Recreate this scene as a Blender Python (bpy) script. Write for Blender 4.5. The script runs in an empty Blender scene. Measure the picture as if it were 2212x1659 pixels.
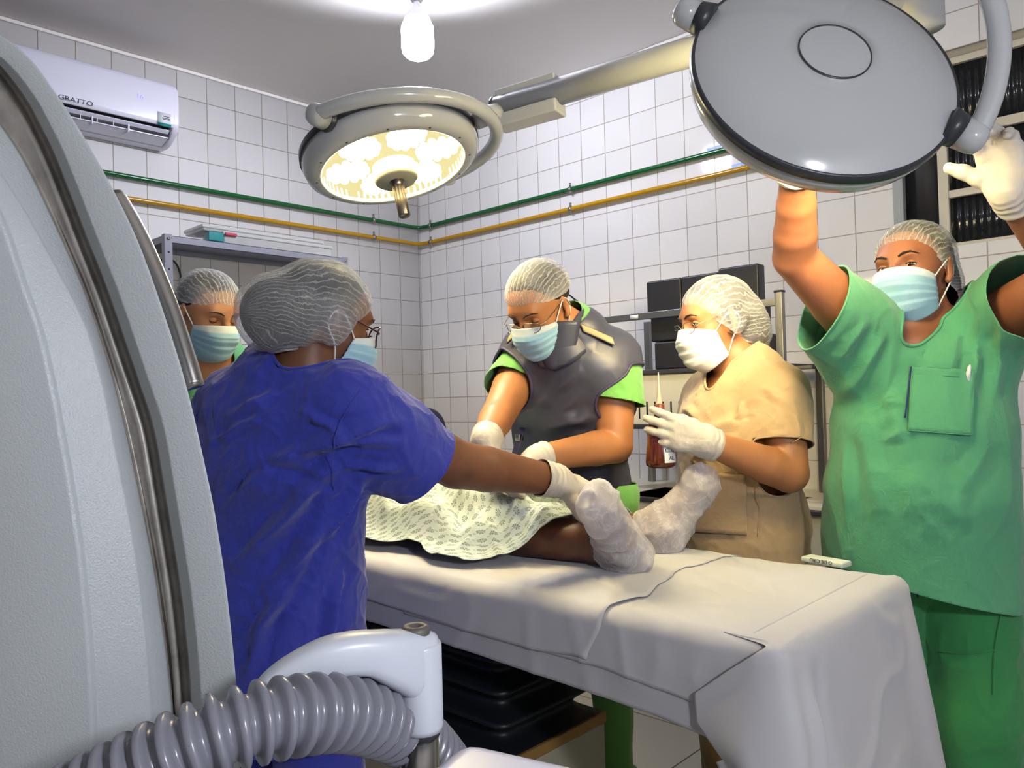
import bpy, bmesh, math, random
import numpy as np
from mathutils import Vector, Matrix
random.seed(4); rng = np.random.default_rng(4)
f4 = np.float32
scene = bpy.context.scene
COL = scene.collection
# ---------------------------------------------------------------- camera frame (measured: walls run along X and Y)
FPX = 1690.; AZ = math.radians(43.3); RHO = math.radians(1.571); TH = math.radians(0.888)
CAM = np.array([0, 0, 1.25])
FW = np.array([math.cos(AZ), math.sin(AZ), 0]); RT = np.array([math.sin(AZ), -math.cos(AZ), 0]); ZZ = np.array([0, 0, 1.])
CF = math.cos(TH) * FW + math.sin(TH) * ZZ; CU0 = -math.sin(TH) * FW + math.cos(TH) * ZZ
CR = math.cos(RHO) * RT - math.sin(RHO) * CU0; CU = math.sin(RHO) * RT + math.cos(RHO) * CU0
def P(x, y, f): return CAM + f * (CF + (x - 1106) / FPX * CR + (829.5 - y) / FPX * CU)
def PL(x, y, ax, v):
    d = CF + (x - 1106) / FPX * CR + (829.5 - y) / FPX * CU
    return CAM + d * ((v - CAM[ax]) / d[ax])
def D(r, f, u):
    v = r * RT + f * FW + u * ZZ
    return v / np.linalg.norm(v)
def nrm(v): v = np.asarray(v, float); return v / (np.linalg.norm(v) + 1e-12)
cam = bpy.data.cameras.new('camera'); cam.sensor_width = 36; cam.lens = FPX / 2212 * 36; cam.clip_start = .02
camo = bpy.data.objects.new('camera', cam); COL.objects.link(camo); scene.camera = camo
M = Matrix.Identity(4)
for i in range(3):
    M[i][0] = CR[i]; M[i][1] = CU[i]; M[i][2] = -CF[i]; M[i][3] = CAM[i]
camo.matrix_world = M
scene.view_settings.view_transform = 'Standard'; scene.view_settings.look = 'None'; scene.view_settings.gamma = 1
scene.view_settings.use_curve_mapping = False
# ---------------------------------------------------------------- materials
def srgb(c):
    if isinstance(c, str): c = [int(c[i:i + 2], 16) / 255 for i in (0, 2, 4)]
    return [x / 12.92 if x <= .04045 else ((x + .055) / 1.055) ** 2.4 for x in c[:3]] + [1]
class NT:
    def __init__(s, name):
        s.m = bpy.data.materials.new(name); s.m.use_nodes = True; s.t = s.m.node_tree; s.n = s.t.nodes; s.n.clear()
        s.out = s.n.new('ShaderNodeOutputMaterial')
    def node(s, ty, ins=None, **kw):
        n = s.n.new(ty)
        for k, v in kw.items(): setattr(n, k, v)
        for k, v in (ins or {}).items():
            sock = n.inputs[k]
            if isinstance(v, bpy.types.NodeSocket): s.t.links.new(v, sock)
            else: sock.default_value = v
        return n
    def math(s, op, a, b=0., c=None):
        n = s.node('ShaderNodeMath', operation=op)
        for i, v in enumerate((a, b) if c is None else (a, b, c)):
            if isinstance(v, bpy.types.NodeSocket): s.t.links.new(v, n.inputs[i])
            else: n.inputs[i].default_value = v
        return n.outputs[0]
    def mix(s, fac, a, b):
        n = s.node('ShaderNodeMix', data_type='RGBA')
        for k, v in ((0, fac), (6, a), (7, b)):
            if isinstance(v, bpy.types.NodeSocket): s.t.links.new(v, n.inputs[k])
            else: n.inputs[k].default_value = v
        return n.outputs[2]
    def ramp(s, fac, stops):
        n = s.node('ShaderNodeValToRGB', {'Fac': fac}); e = n.color_ramp.elements
        while len(e) < len(stops): e.new(.5)
        for el, (p, c) in zip(e, stops): el.position = p; el.color = c if len(c) == 4 else list(c) + [1]
        return n.outputs[0]
    def obj(s): return s.node('ShaderNodeTexCoord').outputs['Object']
    def noise(s, scale, vec=None, detail=2., rough=.5, dist=0.):
        n = s.node('ShaderNodeTexNoise', {'Scale': scale, 'Detail': detail, 'Roughness': rough, 'Distortion': dist})
        s.t.links.new(vec or s.obj(), n.inputs['Vector']); return n.outputs[0]
    def bump(s, h, strength=.2, dist=.002, normal=None):
        n = s.node('ShaderNodeBump', {'Height': h, 'Strength': strength, 'Distance': dist})
        if normal: s.t.links.new(normal, n.inputs['Normal'])
        return n.outputs[0]
    def bsdf(s, base, rough=.5, metal=0., normal=None, **kw):
        n = s.node('ShaderNodeBsdfPrincipled', {'Base Color': base, 'Roughness': rough, 'Metallic': metal})
        if normal: s.t.links.new(normal, n.inputs['Normal'])
        for k, v in kw.items():
            k = k.replace('_', ' ')
            if isinstance(v, bpy.types.NodeSocket): s.t.links.new(v, n.inputs[k])
            else: n.inputs[k].default_value = v
        return n.outputs[0]
    def done(s, sh): s.t.links.new(sh, s.out.inputs[0]); return s.m
def plain(name, c, rough=.5, metal=0., var=.04, nscale=14, bump=0., bscale=200, **kw):
    n = NT(name); c = srgb(c)
    k = n.noise(nscale, detail=3)
    base = n.mix(k, [x * (1 - var) for x in c[:3]] + [1], [min(1, x * (1 + var)) for x in c[:3]] + [1])
    nm = n.bump(n.noise(bscale, detail=3), bump, .001) if bump else None
    return n.done(n.bsdf(base, rough, metal, nm, **kw))
def fabric(name, c, rough=.85, var=.10, weave=900, wb=.25, sheen=.25):
    n = NT(name); c = srgb(c); o = n.obj()
    k = n.noise(9, o, 4); k2 = n.noise(260, o, 2)
    kk = n.math('ADD', n.math('MULTIPLY', k, .7), n.math('MULTIPLY', k2, .3))
    base = n.mix(kk, [x * (1 - var) for x in c[:3]] + [1], [min(1, x * (1 + var)) for x in c[:3]] + [1])
    h = n.math('ADD', n.noise(weave, o, 2), n.math('MULTIPLY', n.noise(38, o, 4, .6, 1.1), 4.0))
    return n.done(n.bsdf(base, rough, 0, n.bump(h, wb * 1.3, .0022), Sheen_Weight=sheen, Sheen_Roughness=.5))
def skin(name, c, c2):
    n = NT(name); o = n.obj()
    k = n.noise(11, o, 4, .6)
    k2 = n.noise(70, o, 3, .6)
    base = n.mix(n.math('ADD', n.math('MULTIPLY', k, .75), n.math('MULTIPLY', k2, .25)), srgb(c2), srgb(c))
    base = n.mix(n.node('ShaderNodeAttribute', attribute_name='mark').outputs['Fac'], base, [x * .22 for x in srgb(c2)[:3]] + [1])
    b = n.bump(n.noise(420, o, 2), .12, .001)
    return n.done(n.bsdf(base, .48, 0, b))
def glow(name, c, st, direct=True):
    n = NT(name); n.m.cycles.emission_sampling = 'AUTO' if direct else 'NONE'; e = n.node('ShaderNodeEmission', {'Color': srgb(c), 'Strength': st}); return n.done(e.outputs[0])
MAT = {}
# ---------------------------------------------------------------- objects
def tag(o, label=None, cat=None, group=None, kind=None):
    if label: o['label'] = label
    if cat: o['category'] = cat
    if group: o['group'] = group
    if kind: o['kind'] = kind
    return o
def thing(name, loc, label, cat, group=None):
    o = bpy.data.objects.new(name, None); COL.objects.link(o); o.location = tuple(loc); o.empty_display_size = .05
    return tag(o, label, cat, group)
def link(name, me, mat=None, parent=None, label=None, smooth=True):
    if isinstance(mat, str): mat = MAT[mat]
    if mat: me.materials.append(mat)
    if smooth: me.polygons.foreach_set('use_smooth', np.ones(len(me.polygons), bool))
    o = bpy.data.objects.new(name, me); COL.objects.link(o)
    if parent is not None:
        o.parent = parent
        q = Vector((0, 0, 0)); p = parent
        while p is not None: q += p.location; p = p.parent
        o.location = -q if o.location.length == 0 else o.location - q
    if label: o['label'] = label
    return o
def mesh_np(name, V, Fc):
    """V (n,3); Fc (m,3) or (m,4) ints"""
    me = bpy.data.meshes.new(name); V = np.asarray(V, f4); Fc = np.asarray(Fc, np.int32); m, k = Fc.shape
    me.vertices.add(len(V)); me.vertices.foreach_set('co', V.ravel())
    me.loops.add(m * k); me.loops.foreach_set('vertex_index', Fc.ravel())
    me.polygons.add(m); me.polygons.foreach_set('loop_start', np.arange(0, m * k, k, dtype=np.int32))
    me.update(calc_edges=True); me.validate(); return me
def attr(me, name, arr): me.attributes.new(name, 'FLOAT', 'POINT').data.foreach_set('value', np.asarray(arr, f4))
def from_bm(name, bm, mat=None, parent=None, label=None, smooth=True, bevel=0, seg=2):
    me = bpy.data.meshes.new(name); bmesh.ops.recalc_face_normals(bm, faces=bm.faces); bm.to_mesh(me); bm.free()
    o = link(name, me, mat, parent, label, smooth)
    if bevel:
        b = o.modifiers.new('b', 'BEVEL'); b.width = bevel; b.segments = seg; b.limit_method = 'ANGLE'; b.angle_limit = math.radians(35)
    if smooth and bevel:
        w = o.modifiers.new('w', 'WEIGHTED_NORMAL'); w.keep_sharp = True
    return o
def bx(bm, lo, hi, mat=None):
    lo = np.array(lo); hi = np.array(hi)
    m = Matrix.Translation(tuple((lo + hi) / 2)) @ Matrix.Diagonal(tuple(np.abs(hi - lo)) + (1,))
    if mat is not None: m = mat @ m
    return bmesh.ops.create_cube(bm, size=1, matrix=m)
def box(name, lo, hi, mat, parent=None, bevel=.003, label=None, xf=None, seg=2):
    bm = bmesh.new(); bx(bm, lo, hi, xf); return from_bm(name, bm, mat, parent, label, True, bevel, seg)
def frame_of(t, up=(0, 0, 1)):
    t = nrm(t); u = np.array(up, float)
    if abs(t @ u) > .95: u = np.array([1., 0, 0])
    a = nrm(np.cross(u, t)); return a, np.cross(t, a)
def resample(pts, n):
    """Catmull-Rom through pts"""
    p = np.asarray(pts, float); p = np.vstack([2 * p[0] - p[1], p, 2 * p[-1] - p[-2]]); k = len(p) - 3
    out = []
    for t in np.linspace(0, k, n):
        i = min(int(t), k - 1); s = t - i; a, b, c, d = p[i:i + 4]
        out.append(.5 * ((2 * b) + (-a + c) * s + (2 * a - 5 * b + 4 * c - d) * s * s + (-a + 3 * b - 3 * c + d) * s ** 3))
    return np.array(out)
def tube_arrays(pts, r, seg=12, cap=True, flat=1., up=(0, 0, 1)):
    pts = np.asarray(pts, float); n = len(pts); r = np.broadcast_to(np.asarray(r, float), (n,))
    tan = np.gradient(pts, axis=0); a, _ = frame_of(tan[0], up); V = []
    th = np.arange(seg) / seg * 2 * math.pi
    for i in range(n):
        t = nrm(tan[i]); a = nrm(a - t * (a @ t)); b = np.cross(t, a)
        V.append(pts[i] + r[i] * (np.cos(th)[:, None] * a + flat * np.sin(th)[:, None] * b))
    V = np.vstack(V); i = np.arange(n - 1)[:, None] * seg; j = np.arange(seg)[None]; j2 = (j + 1) % seg
    Fq = np.stack([i + j, i + j2, i + seg + j2, i + seg + j], -1).reshape(-1, 4)
    if cap:
        c0 = len(V); V = np.vstack([V, pts[0], pts[-1]])
        jj = np.arange(seg); k = (jj + 1) % seg
        Fq = np.vstack([Fq, np.stack([k, jj, np.full(seg, c0), np.full(seg, c0)], -1), np.stack([(n - 1) * seg + jj, (n - 1) * seg + k, np.full(seg, c0 + 1), np.full(seg, c0 + 1)], -1)])
    return V, Fq
def bm_arrays(bm, V, Fq):
    vs = [bm.verts.new(v) for v in V]
    for f in Fq:
        f = list(dict.fromkeys(int(i) for i in f))
        if len(f) > 2:
            try: bm.faces.new([vs[i] for i in f])
            except ValueError: pass
def tube(name, pts, r, mat, parent=None, seg=12, label=None, flat=1., up=(0, 0, 1)):
    bm = bmesh.new(); bm_arrays(bm, *tube_arrays(pts, r, seg, True, flat, up)); return from_bm(name, bm, mat, parent, label)
def lathe_arrays(prof, origin, axis, seg=32, up=(0, 0, 1)):
    a, b = frame_of(axis, up); t = nrm(axis); th = np.arange(seg) / seg * 2 * math.pi; V = []
    for r, z in prof: V.append(np.asarray(origin) + t * z + max(r, 1e-5) * (np.cos(th)[:, None] * a + np.sin(th)[:, None] * b))
    V = np.vstack(V); n = len(prof); i = np.arange(n - 1)[:, None] * seg; j = np.arange(seg)[None]; j2 = (j + 1) % seg
    return V, np.stack([i + j, i + j2, i + seg + j2, i + seg + j], -1).reshape(-1, 4)
def lathe(name, prof, origin, axis, mat, parent=None, seg=32, label=None):
    bm = bmesh.new(); bm_arrays(bm, *lathe_arrays(prof, origin, axis, seg)); bmesh.ops.remove_doubles(bm, verts=bm.verts, dist=2e-5)
    return from_bm(name, bm, mat, parent, label)
def grid_mesh(name, G, mat, parent=None, label=None, thick=0., closed_u=False):
    """G (nu,nv,3)"""
    nu, nv = G.shape[:2]; ii = np.arange(nu if closed_u else nu - 1)[:, None]; jj = np.arange(nv - 1)[None]; i2 = (ii + 1) % nu
    Fq = np.stack([ii * nv + jj, i2 * nv + jj, i2 * nv + jj + 1, ii * nv + jj + 1], -1).reshape(-1, 4)
    o = link(name, mesh_np(name, G.reshape(-1, 3), Fq), mat, parent, label)
    if thick: s = o.modifiers.new('s', 'SOLIDIFY'); s.thickness = thick; s.offset = -1
    return o
def text(name, body, loc, xdir, ydir, size, mat, parent=None, extrude=.0004, label=None, align='CENTER', sx=1.):
    c = bpy.data.curves.new(name, 'FONT'); c.body = body; c.size = size; c.extrude = extrude; c.align_x = align; c.align_y = 'CENTER'
    x = nrm(xdir); z = nrm(np.cross(x, ydir)); y = np.cross(z, x)
    o = bpy.data.objects.new('tmp_txt', c); COL.objects.link(o)
    dg = bpy.context.evaluated_depsgraph_get(); me = bpy.data.meshes.new_from_object(o.evaluated_get(dg))
    COL.objects.unlink(o); bpy.data.objects.remove(o)
    V = np.empty(len(me.vertices) * 3, f4); me.vertices.foreach_get('co', V); V = V.reshape(-1, 3)
    W = np.asarray(loc) + V[:, :1] * sx * x + V[:, 1:2] * y + V[:, 2:] * z
    me.vertices.foreach_set('co', W.astype(f4).ravel()); me.materials.clear(); me.update()
    return link(name, me, mat, parent, label, smooth=False)
# ---------------------------------------------------------------- signed-distance bodies
class Cone:
    def __init__(s, A, B, ra, rb=None, lat=None, k=.02):
        s.A = np.asarray(A, float); s.B = np.asarray(B, float); rb = ra if rb is None else rb
        s.round = np.isscalar(ra) and np.isscalar(rb)
        s.ra = (ra, ra) if np.isscalar(ra) else tuple(ra); s.rb = (rb, rb) if np.isscalar(rb) else tuple(rb); s.k = k
        s.lat = lat
    def grow(s, d):
        return Cone(s.A, s.B, s.ra[0] + d if s.round else (s.ra[0] + d, s.ra[1] + d), s.rb[0] + d if s.round else (s.rb[0] + d, s.rb[1] + d), s.lat, s.k)
    def bbox(s):
        r = max(s.ra + s.rb); return np.minimum(s.A, s.B) - r, np.maximum(s.A, s.B) + r
    def ev(s, X, Y, Z):
        ba = s.B - s.A; L2 = float(ba @ ba)
        x, y, z = X - s.A[0], Y - s.A[1], Z - s.A[2]
        t = np.clip((x * ba[0] + y * ba[1] + z * ba[2]) / L2, 0, 1) if L2 > 1e-10 else 0.
        x, y, z = x - t * ba[0], y - t * ba[1], z - t * ba[2]
        if s.round: return np.sqrt(x * x + y * y + z * z) - (s.ra[0] + t * (s.rb[0] - s.ra[0]))
        ax = ba / math.sqrt(L2) if L2 > 1e-10 else np.array([0, 0, 1.])
        l = np.asarray(s.lat, float); l = nrm(l - ax * (l @ ax)); m = np.cross(ax, l)
        u = x * l[0] + y * l[1] + z * l[2]; w = x * m[0] + y * m[1] + z * m[2]; n = x * ax[0] + y * ax[1] + z * ax[2]
        a = s.ra[0] + t * (s.rb[0] - s.ra[0]); b = s.ra[1] + t * (s.rb[1] - s.ra[1]); e = np.minimum(a, b)
        q = (u / a) ** 2 + (w / b) ** 2 + (n / e) ** 2; q1 = (u / a ** 2) ** 2 + (w / b ** 2) ** 2 + (n / e ** 2) ** 2
        k0 = np.sqrt(q); return k0 * (k0 - 1) / np.maximum(np.sqrt(q1), 1e-9)
class Ell:
    def __init__(s, C, r, axes=None, k=.02): s.C = np.asarray(C, float); s.r = np.asarray(r, float); s.M = np.eye(3) if axes is None else np.asarray(axes); s.k = k
    def grow(s, d): return Ell(s.C, s.r + d, s.M, s.k)
    def bbox(s): return s.C - s.r.max(), s.C + s.r.max()
    def ev(s, X, Y, Z):
        x, y, z = X - s.C[0], Y - s.C[1], Z - s.C[2]
        q = q1 = 0.
        for i in range(3):
            c = (x * s.M[i][0] + y * s.M[i][1] + z * s.M[i][2]) / s.r[i]; q = q + c * c; q1 = q1 + (c / s.r[i]) ** 2
        k0 = np.sqrt(q); return k0 * (k0 - 1) / np.maximum(np.sqrt(q1), 1e-9)
def smin(a, b, k): h = np.maximum(k - np.abs(a - b), 0) / k; return np.minimum(a, b) - h * h * k * .25
class Field:
    def __init__(s, prims, h, pad=.02, subs=()):
        lo = np.min([p.bbox()[0] for p in prims], 0) - pad; hi = np.max([p.bbox()[1] for p in prims], 0) + pad
        s.lo, s.h = lo, h; s.n = np.ceil((hi - lo) / h).astype(int) + 2
        s.d = np.full(s.n, .3, f4)
        for p in prims: s.put(p, p.k)
        for p in subs: s.put(p, p.k, True)
    def put(s, p, k, cut=False):
        a, b = p.bbox(); m = k + 3 * s.h
        i0 = np.maximum(((a - m - s.lo) / s.h).astype(int), 0); i1 = np.minimum(((b + m - s.lo) / s.h).astype(int) + 2, s.n)
        if (i1 <= i0).any(): return
        ax = [(s.lo[i] + np.arange(i0[i], i1[i]) * s.h).astype(f4) for i in range(3)]
        v = np.asarray(p.ev(ax[0][:, None, None], ax[1][None, :, None], ax[2][None, None, :]), f4)
        sl = tuple(slice(i0[i], i1[i]) for i in range(3)); c = s.d[sl]
        s.d[sl] = -smin(-c, v, k) if cut else smin(c, v, k)
    def mesh(s, smooth=1):
        d = s.d; n = np.array(d.shape); ins = d < 0
        c = [(i, j, k) for i in (0, 1) for j in (0, 1) for k in (0, 1)]
        sh = tuple(n - 1)
        cnt = np.zeros(sh, np.uint8)
        for o in c: cnt += ins[o[0]:o[0] + sh[0], o[1]:o[1] + sh[1], o[2]:o[2] + sh[2]]
        act = np.argwhere((cnt > 0) & (cnt < 8)); N = len(act)
        idx = np.full(sh, -1, np.int32); idx[tuple(act.T)] = np.arange(N)
        val = np.stack([d[act[:, 0] + o[0], act[:, 1] + o[1], act[:, 2] + o[2]] for o in c], 1)
        acc = np.zeros((N, 3)); w = np.zeros(N); ca = np.array(c, float)
        for a in range(8):
            for b in range(a + 1, 8):
                if abs(ca[a] - ca[b]).sum() != 1: continue
                va, vb = val[:, a], val[:, b]; m = (va < 0) != (vb < 0)
                t = np.where(m, va / np.where(m, va - vb, 1), 0)
                acc += np.where(m[:, None], ca[a] + t[:, None] * (ca[b] - ca[a]), 0); w += m
        V = s.lo + (act + acc / w[:, None]) * s.h
        Fs = []
        for ax in range(3):
            o = [0, 0, 0]; o[ax] = 1; e = [slice(0, n[i] - o[i]) for i in range(3)]; e2 = [slice(o[i], n[i]) for i in range(3)]
            A = ins[tuple(e)]; B = ins[tuple(e2)]; x = np.argwhere(A != B)
            b_, c_ = (ax + 1) % 3, (ax + 2) % 3
            x = x[(x[:, b_] > 0) & (x[:, c_] > 0) & (x[:, b_] < sh[b_]) & (x[:, c_] < sh[c_])]
            q = []
            for db, dc in ((1, 1), (0, 1), (0, 0), (1, 0)):
                y = x.copy(); y[:, b_] -= db; y[:, c_] -= dc; q.append(idx[tuple(y.T)])
            q = np.stack(q, 1); fl = ~A[tuple(x.T)]
            q[fl] = q[fl][:, ::-1]; Fs.append(q)
        Fc = np.vstack(Fs); Fc = Fc[(Fc >= 0).all(1)]
        for _ in range(smooth): V = relax(V, Fc)
        return V, Fc
def edges_of(Fc):
    k = Fc.shape[1]; return np.vstack([Fc[:, [i, (i + 1) % k]] for i in range(k)])
def relax(V, Fc, lam=.5):
    e = edges_of(Fc); N = len(V); w = np.bincount(e[:, 0], minlength=N) + np.bincount(e[:, 1], minlength=N); out = np.empty_like(V)
    for i in range(3): out[:, i] = (np.bincount(e[:, 0], V[e[:, 1], i], N) + np.bincount(e[:, 1], V[e[:, 0], i], N)) / np.maximum(w, 1)
    return V + lam * (out - V)
def normals(V, Fc):
    a = V[Fc[:, 2]] - V[Fc[:, 0]]; b = V[Fc[:, -1]] - V[Fc[:, 1]]; n = np.cross(a, b); N = np.zeros_like(V)
    for i in range(3):
        for j in range(Fc.shape[1]): N[:, i] += np.bincount(Fc[:, j], n[:, i], len(V))
    return N / (np.linalg.norm(N, axis=1, keepdims=True) + 1e-12)
def clip(V, Fc, g):
    """drop the side where g>0, cutting faces along g=0"""
    if Fc.shape[1] == 4: Fc = np.vstack([Fc[:, [0, 1, 2]], Fc[:, [0, 2, 3]]])
    pos = g > 0; c = pos[Fc].sum(1); keep = Fc[c == 0]; mixed = Fc[(c > 0) & (c < 3)]
    nv = []; cache = {}; base = len(V); new = []
    def cut(a, b):
        key = (a, b) if a < b else (b, a)
        if key not in cache:
            t = g[a] / (g[a] - g[b]); nv.append(V[a] + t * (V[b] - V[a])); cache[key] = base + len(nv) - 1
        return cache[key]
    for f in mixed:
        p = []
        for i in range(3):
            a, b = int(f[i]), int(f[(i + 1) % 3])
            if not pos[a]: p.append(a)
            if pos[a] != pos[b]: p.append(cut(a, b))
        for i in range(1, len(p) - 1): new.append((p[0], p[i], p[i + 1]))
    V2 = np.vstack([V, nv]) if nv else V; F2 = np.vstack([keep, np.array(new, int).reshape(-1, 3)])
    used = np.zeros(len(V2), bool); used[F2.ravel()] = True; mp = np.cumsum(used) - 1
    return V2[used], mp[F2]
_perm = np.random.default_rng(7).permutation(256); _perm = np.concatenate([_perm, _perm]); _grad = np.random.default_rng(8).normal(size=(256, 3)); _grad /= np.linalg.norm(_grad, axis=1, keepdims=True)
def pnoise(p):
    p = np.asarray(p, float); i = np.floor(p).astype(int); f = p - i; u = f * f * f * (f * (f * 6 - 15) + 10); i &= 255; r = 0.
    for dx in (0, 1):
        for dy in (0, 1):
            for dz in (0, 1):
                h = _perm[_perm[_perm[(i[:, 0] + dx) & 255] + ((i[:, 1] + dy) & 255)] + ((i[:, 2] + dz) & 255)]
                w = (u[:, 0] if dx else 1 - u[:, 0]) * (u[:, 1] if dy else 1 - u[:, 1]) * (u[:, 2] if dz else 1 - u[:, 2])
                r = r + w * (_grad[h] * (f - (dx, dy, dz))).sum(1)
    return r
def fbm(p, o=3):
    r = 0.; a = 1.
    for i in range(o): r = r + a * pnoise(p * 2 ** i + 11.3 * i); a *= .5
    return r
def seg_dist(V, a, b):
    a = np.asarray(a); ab = np.asarray(b) - a; t = np.clip((V - a) @ ab / (ab @ ab), 0, 1); return np.linalg.norm(V - a - t[:, None] * ab, axis=1), t
def cloth(name, prims, h, mat, parent, clips=(), folds=(), amp=.004, scale=7., stretch=None, smooth=2, thick=.0022, subs=(), label=None, post=None, at=None):
    V, Fc = Field(prims, h, subs=subs).mesh(smooth); N = normals(V, Fc)
    q = V * scale if stretch is None else V @ np.asarray(stretch).T * scale
    n1 = pnoise(q + .35 * np.stack([pnoise(q * 1.7 + 3), pnoise(q * 1.7 + 9), pnoise(q * 1.7 + 17)], 1)); ridge = 1 - np.abs(n1) * 2.2
    dsp = amp * (np.clip(ridge, -1, 1) ** 3 * .9 + .5 * fbm(q * 2.3 + 5, 2) + .45 * np.clip(1 - np.abs(pnoise(q * 2.9 + 31)) * 4, 0, 1) ** 2)
    if folds:
        dc = V - CAM; zc = dc @ CF; sx = 1106 + FPX * (dc @ CR) / zc; sy = 829.5 - FPX * (dc @ CU) / zc; dist = np.linalg.norm(dc, axis=1)
    for a, b, w, am in folds:
        if len(a) == 2:
            pts = []
            for t in np.linspace(0, 1, 7):
                px, py = a[0] + (b[0] - a[0]) * t, a[1] + (b[1] - a[1]) * t; e2 = (sx - px) ** 2 + (sy - py) ** 2; i = np.where(e2 < 60)[0]
                if len(i) == 0: i = np.array([np.argmin(e2)])
                pts.append(V[i[np.argmin(dist[i])]])
            d = np.full(len(V), 9.); t = np.zeros(len(V))
            for k in range(6):
                dk, tk = seg_dist(V, pts[k], pts[k + 1] + 1e-6); m = dk < d; d[m] = dk[m]; t[m] = (k + tk[m]) / 6
        else: d, t = seg_dist(V, a, b)
        d = d * (1 + .45 * pnoise(V * 22)); x = d / w; tp = np.sin(np.clip(t, 0, 1) * math.pi) ** .8; dsp += tp * am * (np.exp(-np.abs(x) ** 1.4) - .40 * np.exp(-(x - 1.8) ** 2 * 1.2))
    V = V + N * dsp[:, None]
    if post: V = post(V, N)
    for g in clips: V, Fc = clip(V, Fc, g(V))
    me = mesh_np(name, V, Fc)
    if at:
        for k, fn in at.items(): attr(me, k, fn(V))
    o = link(name, me, mat, parent, label)
    if thick: s = o.modifiers.new('s', 'SOLIDIFY'); s.thickness = thick; s.offset = -1
    return o
BULB=195.0; FILL_BULB=245.0; LED=60.0; LAMP1=5.; LAMP2=22.
scene.view_settings.exposure = 0.40
cy = scene.cycles
cy.max_bounces = 6; cy.adaptive_threshold = .04; cy.diffuse_bounces = 4; cy.glossy_bounces = 3; cy.transmission_bounces = 4; cy.transparent_max_bounces = 14
cy.caustics_reflective = False; cy.caustics_refractive = False; cy.sample_clamp_indirect = 6
XW, YW, HC = 3.18, 3.75, 2.895; XB, YB = -1.3, -1.6
# ---------------------------------------------------------------- room materials
def tile_mat(name, axes, off, c1='e0dedc', c2='e9e7e5', grout='a39a8b', size=.15, m=.0022, rough=.06, floor=False):
    n = NT(name); o = n.obj(); sp = n.node('ShaderNodeSeparateXYZ', {'Vector': o}).outputs
    u = n.math('SUBTRACT', sp[axes[0]], off[0]); v = n.math('SUBTRACT', sp[axes[1]], off[1])
    vec = n.node('ShaderNodeCombineXYZ', {'X': u, 'Y': v}).outputs[0]
    b = n.node('ShaderNodeTexBrick', {'Vector': vec, 'Color1': srgb(c1), 'Color2': srgb(c2), 'Mortar': srgb(grout), 'Scale': 1., 'Mortar Size': m, 'Mortar Smooth': .25, 'Brick Width': size, 'Row Height': size, 'Bias': 0.}, offset=0., squash=1.)
    k = n.noise(2.2, o, 3)
    base = n.mix(n.math('MULTIPLY', b.outputs['Fac'], n.math('ADD', .35, n.math('MULTIPLY', k, .9))), b.outputs['Color'], srgb(grout))
    wn = n.node('ShaderNodeTexWhiteNoise', {'Vector': n.node('ShaderNodeVectorMath', {0: n.node('ShaderNodeVectorMath', {0: vec, 1: (1 / size,) * 3}, operation='MULTIPLY').outputs[0]}, operation='FLOOR').outputs[0]})
    hgt = n.math('ADD', n.math('MULTIPLY', b.outputs['Fac'], -1.), n.math('MULTIPLY', n.noise(9, o, 2), .30))
    wv = n.node('ShaderNodeSeparateColor', {0: wn.outputs['Color']}).outputs
    fu = n.math('SUBTRACT', n.math('FRACT', n.math('DIVIDE', u, size)), .5); fv = n.math('SUBTRACT', n.math('FRACT', n.math('DIVIDE', v, size)), .5)
    tilt = n.math('ADD', n.math('MULTIPLY', fu, n.math('SUBTRACT', wv[0], .5)), n.math('MULTIPLY', fv, n.math('SUBTRACT', wv[1], .5)))
    hgt = n.math('ADD', hgt, n.math('MULTIPLY', tilt, .9))
    r = n.math('ADD', rough, n.math('MULTIPLY', b.outputs['Fac'], .5))
    return n.done(n.bsdf(base, r, 0, n.bump(hgt, .5, .002), Specular_IOR_Level=.5))
MAT['tile_x'] = tile_mat('glazed tile far', (1, 2), (1.412, .053))
MAT['tile_y'] = tile_mat('glazed tile left', (0, 2), (.161, .053))
MAT['tile_floor'] = tile_mat('floor tile', (0, 1), (.06, .19), 'd2ccbd', 'dad4c6', '57462f', .415, .003, .12)
def ceil_mat():
    n = NT('ceiling paint'); o = n.obj(); k = n.noise(3, o, 4)
    base = n.mix(k, srgb('e6e0da'), srgb('eee9e3'))
    h = n.math('ADD', n.noise(18, o, 4), n.math('MULTIPLY', n.noise(90, o, 3), .4))
    return n.done(n.bsdf(base, .75, 0, n.bump(h, .18, .003)))
MAT['ceiling'] = ceil_mat()
MAT['cream'] = plain('cream paint', 'd8d2c0', .4, bump=.1, bscale=60)
MAT['wframe'] = plain('window paint', 'cfc8b4', .45, bump=.1, bscale=40)
MAT['wframe_g'] = plain('grey frame paint', '9fa3a6', .4)
MAT['lintel'] = plain('raw lintel', 'a39a85', .8, bump=.3, bscale=50)
def ribbed():
    n = NT('ribbed dark glass'); o = n.obj(); y = n.node('ShaderNodeSeparateXYZ', {'Vector': o}).outputs[1]
    w = n.math('SINE', n.math('MULTIPLY', y, 2 * math.pi / .0235)); k = n.noise(30, o, 3)
    base = n.mix(k, srgb('15171a'), srgb('2b2d30'))
    return n.done(n.bsdf(base, .12, 0, n.bump(w, .9, .004), Specular_IOR_Level=.6))
MAT['ribbed'] = ribbed()
def screen_m():
    n = NT('dark insect screen'); o = n.obj(); base = n.mix(n.noise(60, o, 2), srgb('17181b'), srgb('232428'))
    return n.done(n.bsdf(base, .6, 0, n.bump(n.noise(500, o, 1), .3, .001)))
MAT['screen'] = screen_m()
MAT['white_paint'] = plain('powder coat white', 'd5d7d7', .32, bump=.0)
MAT['ac_white'] = plain('ac plastic', 'dcdcea', .25, var=.01)
MAT['black'] = plain('black', '141416', .4)
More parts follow.
